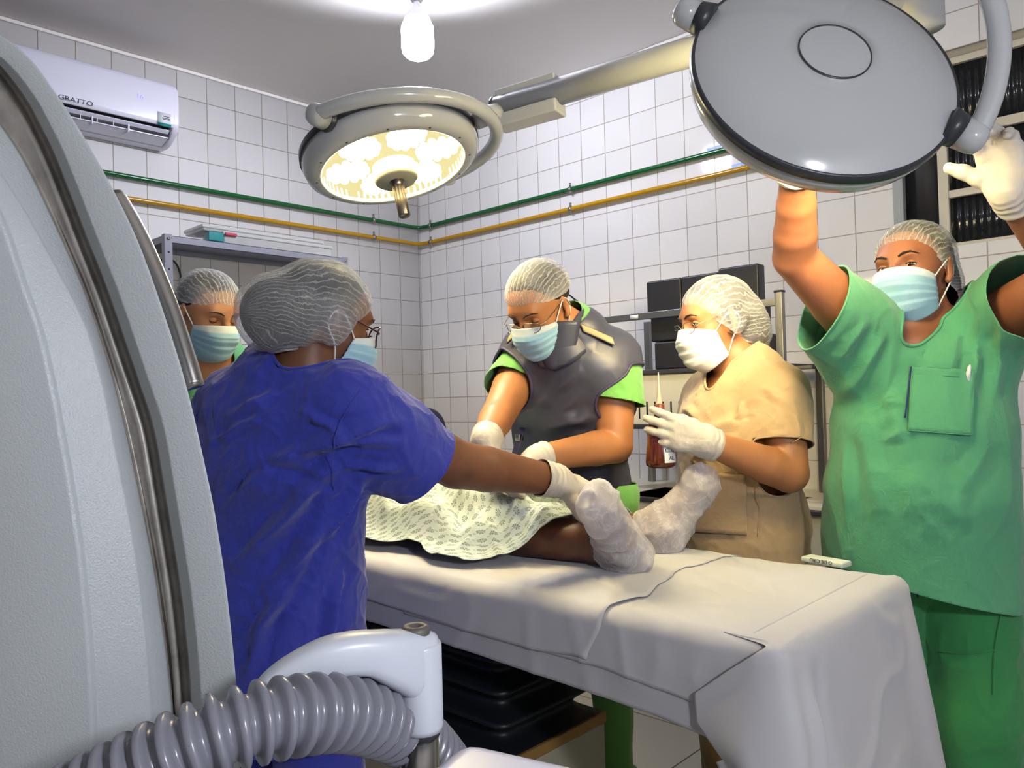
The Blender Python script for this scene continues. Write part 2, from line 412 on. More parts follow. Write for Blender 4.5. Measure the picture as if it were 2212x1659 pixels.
MAT['dark_slot'] = plain('slot dark', '35343a', .6)
MAT['chrome'] = plain('brushed steel', 'b4b2ae', .24, 1.)
MAT['steel'] = plain('satin steel', '9c9a94', .38, 1., bump=.1, bscale=90)
MAT['green_pipe'] = plain('green pipe paint', '0d5b2a', .22, var=.08)
MAT['yellow_pipe'] = plain('yellow pipe paint', 'b98905', .22, var=.08)
MAT['label_blue'] = plain('blue label', '2a6fd0', .35)
MAT['label_white'] = plain('label white', 'dfe2e6', .4)
MAT['teal'] = plain('teal plastic', '0c8484', .35)
MAT['ink'] = plain('ink', '20242a', .5)
MAT['grey_metal'] = plain('grey shelf paint', '8b8d98', .42, bump=.06, bscale=120)
# ---------------------------------------------------------------- shell
def quad(name, pts, mat, kind=True):
    me = bpy.data.meshes.new(name); me.from_pydata([tuple(p) for p in pts], [], [list(range(len(pts)))]); me.update()
    o = link(name, me, mat, smooth=False); o['kind'] = 'structure'; return o
def slab(name, lo, hi, mat):
    o = box(name, lo, hi, mat, None, 0); o['kind'] = 'structure'; return o
T = .12
slab('floor', (XB - T, YB - T, -.1), (XW + T, YW + T, 0), 'tile_floor')
slab('ceiling', (XB - T, YB - T, HC), (XW + T, YW + T, HC + .1), 'ceiling')
slab('wall_left', (XB, YW, 0), (XW + T, YW + T, HC), 'tile_y')
# right wall with window opening
WY0, WY1, WZ0, WZ1 = -.35, .965, 1.752, 2.47
bm = bmesh.new()
bx(bm, (XW, WY1, 0), (XW + T, YW, HC)); bx(bm, (XW, YB, 0), (XW + T, WY0, HC)); bx(bm, (XW, WY0, 0), (XW + T, WY1, WZ0)); bx(bm, (XW, WY0, WZ1), (XW + T, WY1, HC))
o = from_bm('wall_right', bm, 'tile_x', smooth=False); o['kind'] = 'structure'
slab('wall_back', (XB - T, YB - T, 0), (XW + T, YB, HC), 'tile_y')
slab('wall_near', (XB - T, YB, 0), (XB, YW + T, HC), 'tile_x')
# ceiling edge bead and patched cable chase
bm = bmesh.new(); bx(bm, (XB, YW - .012, HC - .016), (XW, YW, HC)); o = from_bm('trim_1', bm, 'ceiling', bevel=.004); o['kind'] = 'structure'
bm = bmesh.new(); bx(bm, (XW - .012, YB, HC - .016), (XW, YW, HC)); o = from_bm('trim_2', bm, 'ceiling', bevel=.004); o['kind'] = 'structure'
# window
win = thing('window_1', (XW, .4, WZ0), None, None); win['kind'] = 'structure'
def wbar(lo, hi, mat='wframe', nm='window_frame', b=.003): return box(nm, lo, hi, mat, win, b)
xf0, xf1 = XW + .005, XW + .045
bm = bmesh.new()
def wb(y0, y1, z0, z1, x0=xf0, x1=xf1): bx(bm, (x0, y0, z0), (x1, y1, z1))
wb(WY0, WY1, WZ0, WZ0 + .012); wb(WY0, WY1, 2.415, 2.44); wb(.780, .815, WZ0, 2.415); wb(WY0, .78, 1.93, 1.958); wb(WY0, .78, 2.15, 2.185); wb(.2, .235, WZ0, 2.415); wb(WY0, WY0 + .03, WZ0, 2.415)
from_bm('window_frame', bm, 'wframe', win, bevel=.003)
box('side_frame', (XW - .012, .93, WZ0 - .005), (XW + .05, .967, 2.44), 'wframe_g', win, .003, label='grey painted side frame')
box('screen_panel', (XW + .02, .815, WZ0 + .012), (XW + .03, .93, 2.415), 'screen', win, 0)
for y0, y1 in ((.235, .78), (WY0 + .03, .2)):
    for z0, z1 in ((WZ0 + .012, 1.93), (1.958, 2.15), (2.185, 2.415)):
        box('glass_pane', (XW + .022, y0, z0), (XW + .03, y1, z1), 'ribbed', win, 0)
box('lintel', (XW + .01, WY0, 2.44), (XW + T - .01, WY1, WZ1), 'lintel', win, 0)
# lower right grey rail panel on the wall (dado strip)
# ---------------------------------------------------------------- ceiling bulb
def bulb(c, label, mat, drop=0.):
    b = thing('ceiling_bulb', (c[0], c[1], HC - .3), label, 'light bulb')
    x, y = c
    lathe('ceiling_plate', [(.0, HC), (.062, HC), (.064, HC - .008), (.055, HC - .018), (.03, HC - .022), (0, HC - .022)], (x, y, 0), (0, 0, 1), 'cream', b)
    lathe('socket', [(.0, HC - .02), (.026, HC - .02), (.026, HC - .072), (.021, HC - .08), (0, HC - .08)], (x, y, -drop), (0, 0, 1), 'white_paint', b)
    if drop: tube('cord', [(x, y, HC - .02), (x, y, HC - .02 - drop)], .004, 'black', b, 8)
    z = HC - .079 - drop
    lathe('bulb_neck', [(0, z), (.013, z), (.0145, z - .01), (.016, z - .022), (.024, z - .032), (.038, z - .046), (.052, z - .07), (.057, z - .092), (0, z - .093)], (x, y, 0), (0, 0, 1), 'bulb_neck', b)
    z -= .092
    lathe('diffuser', [(0, z), (.058, z), (.063, z - .012), (.064, z - .03), (.064, z - .09), (.06, z - .112), (.048, z - .126), (.03, z - .135), (0, z - .138)], (x, y, 0), (0, 0, 1), mat, b)
    return b
MAT['bulb_neck'] = plain('bulb neck', 'dcdee8', .35)
MAT['bulb_glow'] = glow('bulb light', 'e9edff', BULB); MAT['fill_glow'] = glow('fill bulb light', 'eef0fb', FILL_BULB)
pc = PL(899, -40, 2, HC); bulb((pc[0], pc[1]), 'white screw-in bulb glowing on ceiling above the lit round lamp', 'bulb_glow')
bulb((.26, -.85), 'white fill bulb hung low on an added black cord, unseen behind the camera', 'fill_glow', 1.02)  # unseen bulb; cord and low height added to brighten ceiling and front faces
# ---------------------------------------------------------------- air conditioner
ac = thing('air_conditioner', (1.2, YW - .1, 2.44), 'white split air conditioner on tiled wall above the pipes', 'air conditioner')
x0, x1 = .78, 1.585; zb, zt = 2.462, 2.742
prof = [(0, zt), (-.12, zt), (-.165, zt - .012), (-.188, zt - .04), (-.196, zt - .10), (-.196, zb + .085), (-.185, zb + .062)]
lowp = [(-.185, zb + .062), (-.165, zb + .05), (-.05, zb + .015), (0, zb + .005)]
def extr(name, prof, xa, xb, mat, par, bev=.004, lab=None):
    bm = bmesh.new(); a = [bm.verts.new((xa, YW + y, z)) for y, z in prof]; b = [bm.verts.new((xb, YW + y, z)) for y, z in prof]; n = len(prof)
    for i in range(n): bm.faces.new([a[i], a[(i + 1) % n], b[(i + 1) % n], b[i]])
    bm.faces.new(a[::-1]); bm.faces.new(b); return from_bm(name, bm, mat, par, lab, True, bev, 3)
extr('body', prof + [(-.15, zb + .075), (-.09, zb + .07), (-.07, zb + .012), (-.06, zb), (0, zb)], x0, x1 - .02, 'ac_white', ac, .006)
extr('side_cap', prof + [(-.165, zb + .035), (-.10, zb + .002), (-.06, zb - .003), (0, zb)], x1 - .03, x1, 'ac_white', ac, .008)
box('outlet', (x0 + .05, YW - .148, zb + .02), (x1 - .032, YW - .085, zb + .07), 'dark_slot', ac, 0, label='dark outlet opening')
fl = lambda nm, a, b, t, mat='ac_white', xa=x0 + .04, xb=x1 - .035: extr(nm, [a, b, (b[0], b[1] - t), (a[0], a[1] - t)], xa, xb, mat, ac, .001)
fl('louver', (-.152, zb + .060), (-.12, zb + .030), .003); fl('louver', (-.165, zb + .056), (-.145, zb + .042), .003)
fl('flap', (-.150, zb + .026), (-.075, zb + .006), .005)
for xx in np.linspace(x0 + .06, x1 - .21, 9):
    box('vane', (xx, YW - .152, zb + .024), (xx + .004, YW - .10, zb + .062), 'ac_white', ac, .001)
for xx in (1.10, 1.22, 1.37): box('flap_rib', (xx, YW - .155, zb + .012), (xx + .006, YW - .09, zb + .058), 'ac_white', ac, .001)
yl = YW - .1965
tl = PL(150, 214, 1, yl); text('brand_lettering', 'AGRATTO', (tl[0] + .014, yl, tl[2]), (1, 0, 0), (0, 0, 1), .027, 'ink', ac, .0003, sx=1.25)
tl = PL(302, 209, 1, yl); text('display_digits', '16', (tl[0], yl, tl[2]), (1, 0, 0), (0, 0, 1), .032, glow('led digits', '8f8dff', 1.3, False), ac, .0003)
p = PL(355, 258, 1, yl); st = box('energy_sticker', (p[0] - .03, yl - .001, p[2] - .032), (p[0] + .03, yl + .001, p[2] + .03), 'label_white', ac, 0, label='white paper sticker with a teal band')
box('teal_band', (p[0] - .03, yl - .0015, p[2] - .032), (p[0] + .03, yl, p[2] - .018), 'teal', st, 0)
for i, (dz, w) in enumerate(((.014, .018), (.006, .02), (.001, .02))): box('print_line', (p[0] - .008, yl - .0014, p[2] + dz - .0015), (p[0] - .008 + w + .012, yl, p[2] + dz + .0015), 'ink', st, 0)
# ---------------------------------------------------------------- gas pipes
def pipe(z, mat, label, xs, ys, lab_px):
    t = thing('gas_pipe', (XW - .03, YW - .03, z), label, 'pipe')
    r = .0115; y = YW - .028; x = XW - .028
    pts = [(-1.1, y, z), (1.2, y, z), (2.9, y, z), (x - .05, y, z), (x - .012, y - .012, z), (x, y - .05, z), (x, 2.5, z), (x, 1.3, z), (x, .99, z)]
    tube('pipe_run', pts, r, mat, t, 14)
    for px in xs: clampx(t, (px, y, z), (1, 0, 0))
    for py in ys: clampx(t, (x, py, z), (0, 1, 0))
    p = PL(*lab_px, 0, XW - .02); s = box('pipe_label', (XW - .004, p[1] - .075, z + .006), (XW - .001, p[1] + .075, z + .034), 'label_blue', t, .001, label='small blue sticker')
    for k in range(4): box('label_print', (XW - .0048, p[1] - .055 + k * .028, z + .016), (XW - .0035, p[1] - .035 + k * .028, z + .025), 'label_white', s, 0)
    return t
def clampx(t, c, ax):
    c = np.array(c); ax = np.array(ax, float); r = .0115
    bm = bmesh.new(); bm_arrays(bm, *tube_arrays([c - ax * .009, c + ax * .009], r + .003, 14))
    bx(bm, c + (-.004, -.004, r), c + (.004, .004, r + .022)); bx(bm, c + (-.006, -.006, -r - .008), c + (.006, .006, -r))
    w = np.array((1, 0, 0)) if ax[1] else np.array((0, 1, 0)); bx(bm, np.minimum(c, c + w * .03) - .002, np.maximum(c, c + w * .026) + .002)
    from_bm('pipe_clamp', bm, 'steel', t)
pipe(2.308, 'green_pipe', 'dark green gas pipe, upper of the two running round the walls', (2.80, 1.0), (3.62, 2.52, 1.62), (1556, 327))
pipe(2.206, 'yellow_pipe', 'mustard yellow gas pipe, lower of the two running round the walls', (2.80, 1.0), (3.62, 2.52, 1.50), (1612, 362))
# ---------------------------------------------------------------- shelf unit
sh = thing('metal_shelf', (1.93, 3.58, 0), 'grey steel shelving unit against the left tiled wall', 'shelf')
sx0, sx1, sy0, sy1 = 1.455, 2.415, 3.44, 3.73
for (xx, yy) in ((sx0, sy0), (sx1 - .035, sy0), (sx0, sy1 - .03), (sx1 - .035, sy1 - .03)):
    bm = bmesh.new(); f = yy == sy0; l = xx == sx0
    bx(bm, (xx, yy if f else yy + .027, 0), (xx + .035, yy + .003 if f else yy + .03, 2.005)); bx(bm, (xx if l else xx + .032, yy, 0), (xx + .003 if l else xx + .035, yy + .03, 2.005))
    po = from_bm('post', bm, 'grey_metal', sh, bevel=.0008)
    if f:
        for z in np.arange(.2, 1.98, .075):
            bm = bmesh.new(); bm_arrays(bm, *tube_arrays([(xx + .018, yy - .0008, z), (xx + .018, yy + .001, z)], .0045, 10)); from_bm('bolt_hole', bm, 'black', po)
        bm = bmesh.new(); bm_arrays(bm, *tube_arrays([(xx + .018, yy - .004, 1.985), (xx + .018, yy + .001, 1.985)], .007, 10)); from_bm('bolt_head', bm, 'chrome', po)
for z in (1.97, 1.45, .95, .45):
    bm = bmesh.new(); bx(bm, (sx0 + .003, sy0 + .003, z + .027), (sx1 - .003, sy1 - .003, z + .03))
    for lo, hi in (((sx0 + .003, sy0 + .003, z), (sx1 - .003, sy0 + .006, z + .03)), ((sx0 + .003, sy1 - .006, z), (sx1 - .003, sy1 - .003, z + .03)), ((sx0 + .003, sy0 + .003, z), (sx0 + .006, sy1 - .003, z + .03)), ((sx1 - .006, sy0 + .003, z), (sx1 - .003, sy1 - .003, z + .03)), ((sx0 + .01, sy0 + .02, z), (sx1 - .01, sy0 + .023, z + .028))): bx(bm, lo, hi)
    from_bm('shelf_board', bm, 'grey_metal', sh, bevel=.0006)
def clearp(name, c, a, rough=.2):
    n = NT(name); t = n.node('ShaderNodeBsdfTransparent').outputs[0]; b = n.bsdf(srgb(c), rough)
    return n.done(n.node('ShaderNodeMixShader', {0: a, 1: t, 2: b}).outputs[0])
MAT['clear_box'] = clearp('milky clear plastic', 'dcdcd8', .62)
def tray(name, lab, lo, hi, lean=0):
    t = thing(name, ((lo[0] + hi[0]) / 2, (lo[1] + hi[1]) / 2, lo[2]), lab, 'box', 'flat plastic boxes on the shelf')
    bm = bmesh.new(); bx(bm, lo, hi); from_bm('box_body', bm, 'clear_box', t, None, True, .006, 2)
    bm = bmesh.new(); z = hi[2]; bx(bm, (lo[0] - .006, lo[1] - .006, z - .012), (hi[0] + .006, hi[1] + .006, z + .004)); from_bm('box_lid', bm, 'clear_box', t, None, True, .004, 2)
    return t
zt_ = 2.0005
b1 = tray('storage_box', 'long clear plastic box lying flat, lower of two on grey shelf', (1.74, 3.46, zt_), (2.33, 3.66, zt_ + .052))
b2 = tray('storage_box', 'thin milky plastic box lying flat on top of the longer clear box', (1.66, 3.50, zt_ + .057), (2.30, 3.69, zt_ + .082))
MAT['pink'] = plain('pink clip', 'b8384f', .4)
box('clip', (1.665, 3.455, zt_ + .004), (1.738, 3.50, zt_ + .046), 'teal', b1, .003, label='teal clip'); box('clip', (1.742, 3.447, zt_ + .036), (1.80, 3.46, zt_ + .05), 'pink', b1, .003, label='pink clip')
c = [(1.50, 3.738, 1.90), (1.54, 3.738, 1.935), (1.62, 3.74, 1.945), (1.655, 3.74, 1.88), (1.64, 3.74, 1.80), (1.57, 3.74, 1.76), (1.48, 3.74, 1.775), (1.43, 3.74, 1.70), (1.42, 3.74, 1.3), (1.42, 3.738, .2), (1.43, 3.72, .006), (1.55, 3.70, .006)]
tag(tube('power_cable', resample(c, 110), .0045, 'black', None, 8), 'black cable looping on tiled wall under the grey shelf', 'cable')
sb = thing('switch_box', (1.50, 3.735, 1.5), 'white plastic electrical box on wall behind grey shelf post', 'electrical box')
pp = PL(388, 692, 1, 3.70); box('box_cover', (pp[0] - .07, 3.68, pp[2] - .075), (pp[0] + .055, YW - .001, pp[2] + .06), 'white_paint', sb, .008); box('box_base', (pp[0] - .05, 3.70, pp[2] - .13), (pp[0] + .05, YW - .001, pp[2] - .075), 'grey_metal', sb, .004)
# ---------------------------------------------------------------- navy chair
MAT['navy'] = plain('navy upholstery', '1b2138', .6, bump=.15)
ch = thing('office_chair', (2.42, 3.05, 0), 'dark navy chair with rounded back by the room corner', 'chair')
def sq_pad(name, c, w, h, d, mat, par, xdir, ydir):
    """superellipse cushion"""
    x = nrm(xdir); y = nrm(ydir); z = np.cross(x, y); th = np.linspace(0, 2 * math.pi, 40, endpoint=False); rows = []
    for s, k in ((-1, .86), (-.8, .97), (0, 1), (.8, .97), (1, .86)):
        ct, stt = np.cos(th), np.sin(th); e = np.sign(ct) * np.abs(ct) ** .55 * w / 2 * k; g = np.sign(stt) * np.abs(stt) ** .55 * h / 2 * k
        rows.append(np.asarray(c) + e[:, None] * x + g[:, None] * y + s * d / 2 * z)
    V = np.vstack(rows + [[np.asarray(c) - z * d / 2 * 1.05, np.asarray(c) + z * d / 2 * 1.05]]); F = []
    for i in range(4):
        for j in range(40): F.append((i * 40 + j, i * 40 + (j + 1) % 40, (i + 1) * 40 + (j + 1) % 40, (i + 1) * 40 + j))
    for j in range(40): F.append(((j + 1) % 40, j, 200, 200)); F.append((160 + j, 160 + (j + 1) % 40, 201, 201))
    bm = bmesh.new(); bm_arrays(bm, V, F); return from_bm(name, bm, mat, par)
cp = P(878, 965, 3.75); cx, cy = cp[0], cp[1]; top = P(890, 878, 3.75)[2]
ch.location = (cx, cy, 0)
sq_pad('backrest', (cx, cy, top - .22), .40, .44, .05, 'navy', ch, D(1, .25, 0), (0, 0, 1))
sq_pad('seat', (cx + .18 * D(.25, -1, 0)[0], cy + .18 * D(.25, -1, 0)[1], .48), .44, .42, .06, 'navy', ch, D(1, .25, 0), D(-.25, 1, 0))
tube('back_stem', [(cx, cy, top - .4), (cx, cy, .5)], .015, 'black', ch)
q = np.array([cx, cy, 0]) + .18 * D(.25, -1, 0); tube('column', [q + (0, 0, .46), q + (0, 0, .06)], .025, 'black', ch)
for k in range(5):
    a = k * 2 * math.pi / 5; e = q + .26 * np.array([math.cos(a), math.sin(a), 0]); lg = tube('leg', [q + (0, 0, .1), e + (0, 0, .07)], .016, 'black', ch)
    tube('caster', [e + (0, -.012, .026), e + (0, .012, .026)], .026, 'black', lg)
# ---------------------------------------------------------------- stretcher-like steel trolley with black pads by the right wall
MAT['vinyl'] = plain('black vinyl', '222226', .42, bump=.15, bscale=300)
MAT['panel'] = plain('panel cream', 'd9d4c0', .4)
tr = thing('steel_rack', (2.95, 1.8, .835), 'steel framed rack with slotted white panel standing on the white cabinet', 'rack')
ty0, ty1, tx0, tx1 = 1.24, 2.04, 2.755, 3.10
def post(x, y, z1): return box('post', (x - .014, y - .014, .836), (x + .014, y + .014, z1), 'steel', tr, .003)
zr = 1.58
post(tx0, ty0, zr + .025); post(tx0, ty1 - .0, zr + .0); post(tx1, ty0, zr); post(tx1, ty1, zr)
box('top_rail', (tx0 - .012, ty0, zr - .026), (tx0 + .004, ty1, zr + .002), 'steel', tr, .002); box('rail_tag', (tx0 - .0135, 1.85, zr - .02), (tx0 - .011, 1.89, zr - .004), 'label_white', tr, 0)
box('post_cap', (tx0 - .016, ty0 - .016, zr + .022), (tx0 + .016, ty0 + .016, zr + .03), 'black', tr, .002)
box('shelf_edge', (tx0 - .016, ty0 - .02, 1.325), (tx1, ty1 + .02, 1.342), 'dark_slot', tr, .002, label='dark shelf edge')
box('slotted_panel', (tx0 + .0, ty0, 1.118), (tx0 + .012, ty1 + .02, 1.325), 'panel', tr, .001)
sl = [o for o in tr.children if o.name.startswith('slotted')][0]
for k in range(12):
    y = 2.02 - k * .0385; box('slot', (tx0 - .0012, y - .0045, 1.14), (tx0 + .004, y + .0045, 1.212), 'black', sl, .003)
box('lower_edge', (tx0 - .016, ty0 - .02, 1.098), (tx0 + .02, ty1 + .02, 1.118), 'dark_slot', tr, .002)
box('bracket', (tx1 - .3, ty0 - .085, 1.32), (tx1 - .28, ty0 - .015, 1.332), 'steel', tr, .001)
# black pads leaning behind the rail: 3 stacked cushions
pd = [(1.60, 1.795), (1.47, 1.60), (1.342, 1.468)]
for k, nm in enumerate(('topmost of three black vinyl pads leaning on rack rail', 'middle of three black vinyl pads leaning on rack rail', 'lowest black vinyl pad, standing on the rack shelf')):
    zlo, zhi = ((1.488, 1.77), (1.418, 1.486), (1.345, 1.416))[k]
    zlo, zhi = ((1.575, 1.715), (1.46, 1.573), (1.343, 1.458))[k]
    t = thing('vinyl_pad', (2.83, 1.66, zlo), nm, 'pad', 'black vinyl pads on the rack')
    ya, yb = 1.335 - .02 * k, 1.835 - .015 * k
    for j in range(3):
        wa = ya + (yb - ya) * j / 3; wbb = ya + (yb - ya) * (j + 1) / 3 - .001
        bm = bmesh.new(); bx(bm, (2.785, wa, zlo), (2.845, wbb, zhi + (.012 if j == 0 and k == 0 else 0) )); from_bm('cushion_panel', bm, 'vinyl', t, None, True, .008, 3)
# sink unit below
MAT['basin'] = plain('dark steel basin', '4a463c', .25, 1., var=.2, bump=.1)
sk = thing('sink_cabinet', (2.85, 1.8, 0), 'white cabinet with sunken steel basin beneath the slotted panel', 'cabinet')
cx0 = 2.70; zc = .835
bm = bmesh.new(); bx(bm, (cx0, 1.05, 0), (cx0 + .02, 2.25, zc - .03)); bx(bm, (cx0, 1.05, 0), (XW - .005, 1.07, zc - .03)); bx(bm, (cx0, 2.23, 0), (XW - .005, 2.25, zc - .03)); from_bm('cabinet_body', bm, 'panel', sk, bevel=.002)
box('counter_edge', (cx0 - .012, 1.04, zc - .03), (cx0 + .012, 2.26, zc - .012), 'dark_slot', sk, .003)
bm = bmesh.new(); bx(bm, (cx0 + .25, 1.04, zc - .03), (XW - .005, 2.26, zc)); bx(bm, (cx0 + .012, 1.88, zc - .03), (cx0 + .25, 2.26, zc)); bx(bm, (cx0 + .012, 1.04, zc - .03), (cx0 + .25, 1.22, zc)); from_bm('counter', bm, 'panel', sk, bevel=.002)
bm = bmesh.new(); bx(bm, (cx0 + .012, 1.22, zc - .16), (cx0 + .25, 1.88, zc - .15)); bx(bm, (cx0 + .24, 1.22, zc - .16), (cx0 + .25, 1.88, zc - .001)); bx(bm, (cx0 + .012, 1.87, zc - .16), (cx0 + .25, 1.88, zc - .001)); bx(bm, (cx0 + .012, 1.22, zc - .16), (cx0 + .25, 1.23, zc - .001)); bx(bm, (cx0 + .012, 1.22, zc - .16), (cx0 + .02, 1.88, zc - .02)); from_bm('basin', bm, 'basin', sk, bevel=.002)
sw = thing('wall_outlet', (XW - .02, 1.35, 1.33), 'white outlet box on the far wall behind the beige tunic', 'electrical box')
p = PL(1700, 812, 0, XW - .03); box('outlet_box', (XW - .04, p[1] - .045, p[2] - .06), (XW - .001, p[1] + .05, p[2] + .032), 'white_paint', sw, .004)
# low grey bench along wall behind the green woman
lb = thing('bed_rail_panel', (3.05, .35, 0), 'low grey steel side panel by wall, right edge of the photo', 'panel')
box('side_board', (3.08, -.2, .70), (3.13, .72, .782), 'grey_metal', lb, .004); box('top_lip', (3.07, -.2, .782), (3.14, .72, .79), 'white_paint', lb, .002); box('green_rail', (3.07, -.2, .665), (3.13, .72, .69), plain('dark green rail', '33493a', .5), lb, .003)
for y in (-.15, .68): box('leg', (3.09, y - .015, 0), (3.12, y + .015, .70), 'grey_metal', lb, .002)
# ---------------------------------------------------------------- surgical lamps
MAT['lamp_shell'] = plain('lamp enamel', 'b4b7b8', .16, var=.015, Coat_Weight=.4, Coat_Roughness=.05)
MAT['lamp_band'] = plain('dark band', '32353a', .35)
MAT['lens'] = None
def lens_mat():
    n = NT('lamp lens'); t = n.node('ShaderNodeBsdfTransparent', {'Color': srgb('f4f4e4')}).outputs[0]; b = n.bsdf(srgb('e8ecd0'), .05)
    return n.done(n.node('ShaderNodeMixShader', {0: .12, 1: t, 2: b}).outputs[0])
MAT['lens'] = lens_mat(); MAT['reflector'] = glow('reflector painted glow', 'f0e2ac', .95, False); MAT['led'] = glow('warm led', 'ffe9b4', LED, False)  # reflector emits weakly, standing in for the LED light it would bounce
MAT['handle_steel'] = plain('lamp handle steel', '7d746a', .3, 1.); MAT['hub_grey'] = plain('hub', '9a9886', .5)
def lamp(C, n, R, a_px, beta, label, power, spread, big_plate, joint):
    C = np.asarray(C); n = nrm(n)
    L = thing('surgical_lamp', C, label, 'surgical lamp')
    lathe('dome', [(0, -.052), (.20 * R, -.051), (.255 * R, -.049), (.268 * R, -.0495), (.273 * R, -.046), (.36 * R, -.046), (.6 * R, -.040), (.8 * R, -.028), (.93 * R, -.015), (R - .002, -.004)], C, n, 'lamp_shell', L, 72)
    bm = bmesh.new(); bm_arrays(bm, *lathe_arrays([(.258 * R, -.0485), (.265 * R, -.0518), (.272 * R, -.0485)], C, n, 60)); from_bm('plate_groove', bm, 'lamp_band', [o for o in L.children if o.name.startswith('dome')][0])
    lathe('band', [(R - .004, -.006), (R + .001, -.006), (R + .002, .012), (R - .004, .013)], C, n, 'lamp_band', L, 72, label='dark rubber band')
    lathe('bezel', [(R - .006, .012), (R - .001, .013), (R - .002, .028), (R * .965, .048), (R * .90, .058), (R * .82, .060), (R * .80, .057), (R * .80, .03)], C, n, 'lamp_shell', L, 72)
    lathe('lens', [(0, .054), (.80 * R, .054)], C, n, 'lens', L, 64)
    lathe('reflector', [(0, .02), (.80 * R, .022), (.80 * R, .05)], C, n, 'reflector', L, 64)
    a0, b0 = frame_of(n)
    for k in range(12):
        t = k * math.pi / 6 + .2; p = C + n * .0595 + .865 * R * (math.cos(t) * a0 + math.sin(t) * b0)
        tube('screw', [p - n * .002, p + n * .0006], .0032, 'lamp_band', L, 8)
    for k in range(6):
        t = k * math.pi / 3 + .35; u = math.cos(t) * a0 + math.sin(t) * b0; v = np.cross(n, u); c = C + u * .52 * R
        bm = bmesh.new()
        for i, (x, y) in enumerate([(0, 0)] + [(.105 * math.cos(q), .105 * math.sin(q)) for q in np.arange(6) * math.pi / 3] + [(.2 * math.cos(q), .17 * math.sin(q)) for q in np.arange(11) * 2 * math.pi / 11]):
            m = Matrix.Translation(tuple(c + R * (x * u + y * v) + n * .036)); bmesh.ops.create_icosphere(bm, subdivisions=2, radius=.052 * R, matrix=m)
        from_bm('led_cluster', bm, 'led', L)
    lathe('hub', [(0, .098), (.22 * R, .098), (.245 * R, .092), (.25 * R, .08), (.24 * R, .05)], C, n, 'hub_grey', L, 40)
    lathe('handle', [(0, .20), (.014, .20), (.0165, .197), (.0165, .15), (.0155, .12), (.017, .115), (.017, .10), (.021, .099), (.021, .094), (0, .094)], C, n, 'handle_steel', L, 24)
    # yoke: half ring from pivot to pivot
    def rim(t): return C + R * (math.cos(t) * a0 + math.sin(t) * b0)
    def prj(p): q = p - CAM; z = q @ CF; return np.array([1106 + FPX * (q @ CR) / z, 829.5 - FPX * (q @ CU) / z])
    ts = np.linspace(0, 2 * math.pi, 720); th = ts[np.argmin([np.linalg.norm(prj(rim(t)) - a_px) for t in ts])]
    a = (rim(th) - C) / R; w0 = np.cross(n, a)
    if prj(C + w0 * R) @ np.array([0, 1]) > prj(C)[1]: w0 = -w0
    w = math.cos(beta) * w0 - math.sin(beta) * n
    pv = 1.10 * R
    for s in (1, -1):
        p = C + s * a * R
        bm = bmesh.new(); bm_arrays(bm, *tube_arrays([p - s * a * .012 - n * .002, p + s * a * .014], [.034, .03], 18)); from_bm('pivot_mount', bm, 'lamp_band', L)
        kn = lathe('pivot_knob', [(0, .060), (.014, .059), (.024, .053), (.028, .042), (.029, .014), (0, .013)], p, s * a, 'lamp_shell', L, 24)
    pts = [C + (R + .040) * (math.cos(t) * a + math.sin(t) * w * 1.06) for t in np.linspace(0, math.pi, 40)]
    tube('yoke', pts, .0185, 'lamp_shell', L, 16)
    # light source of the head
    ld = bpy.data.lights.new('led_beam', 'SPOT'); ld.energy = power; ld.color = (1, .80, .48); ld.spot_size = math.radians(spread); ld.spot_blend = .5; ld.shadow_soft_size = .12
    z = -n; x, y = frame_of(z)
    for k in range(6):
        t = k * math.pi / 3 + .35; u = math.cos(t) * a0 + math.sin(t) * b0
        lo = bpy.data.objects.new('led_beam', ld); COL.objects.link(lo); lo.parent = L
        lo.location = tuple(n * .064 + u * .52 * R); lo.rotation_euler = Matrix(np.array([x, y, z]).T.tolist()).to_euler()
    return L, a, w, pts
def rayframe(px, py):
    rf = nrm(P(px, py, 1) - CAM); er = nrm(np.cross(rf, ZZ)); return rf, er, np.cross(er, rf)
rf, er, eu = rayframe(842, 338); k = .46; s = math.sqrt(1 - k * k); g = math.radians(11.5)
n1 = -k * rf + s * (-math.cos(g) * eu + math.sin(g) * er)
L1, a1, w1, y1 = lamp(P(842, 322, 2.14), n1, .243, np.array([712, 266]), -.10, 'lit round lamp head over the table, warm LEDs facing down, handle hanging', LAMP1, 82, False, None)
# joint block, arm
ja, jb = P(1052, 250, 2.10), P(1085, 240, 2.16)
tube('joint', [P(1030, 262, 2.08), ja, jb], [.022, .026, .030], 'lamp_shell', L1, 20)
c1 = P(1072, 238, 2.16); c2 = c1 + (c1 - P(1480, 116, 1.90)) * -1.0; c2 = P(1480, 116, 1.90); hub = c1 + (c2 - c1) * 1.95; hub[2] = c1[2] + .02
tube('arm', [c1, c2, hub], .036, 'lamp_shell', L1, 28)
bm = bmesh.new(); bm_arrays(bm, *tube_arrays([c1 + (c1 - c2) * .004, c1 + (c2 - c1) * .012], .0375, 28)); from_bm('arm_collar', bm, 'lamp_band', L1)
dv = nrm(c2 - c1); sv = nrm(np.cross(dv, ZZ)); uv = np.cross(sv, dv)
def obox(name, c, ex, hx, mat, par, bev=.006):
    bm = bmesh.new(); m = Matrix.Identity(4)
    for i in range(3):
        for j in range(3): m[j][i] = ex[i][j]
        m[i][3] = c[i]
    bx(bm, -np.array(hx), np.array(hx), m); return from_bm(name, bm, mat, par, None, True, bev, 3)
obox('spring_cover', c1 + dv * .10 - uv * .042, (dv, sv, uv), (.095, .034, .018), 'lamp_shell', L1)
obox('arm_cover', c1 + dv * .10 + uv * .026 - sv * .01, (dv, sv, uv), (.09, .03, .022), 'lamp_shell', L1, .004)
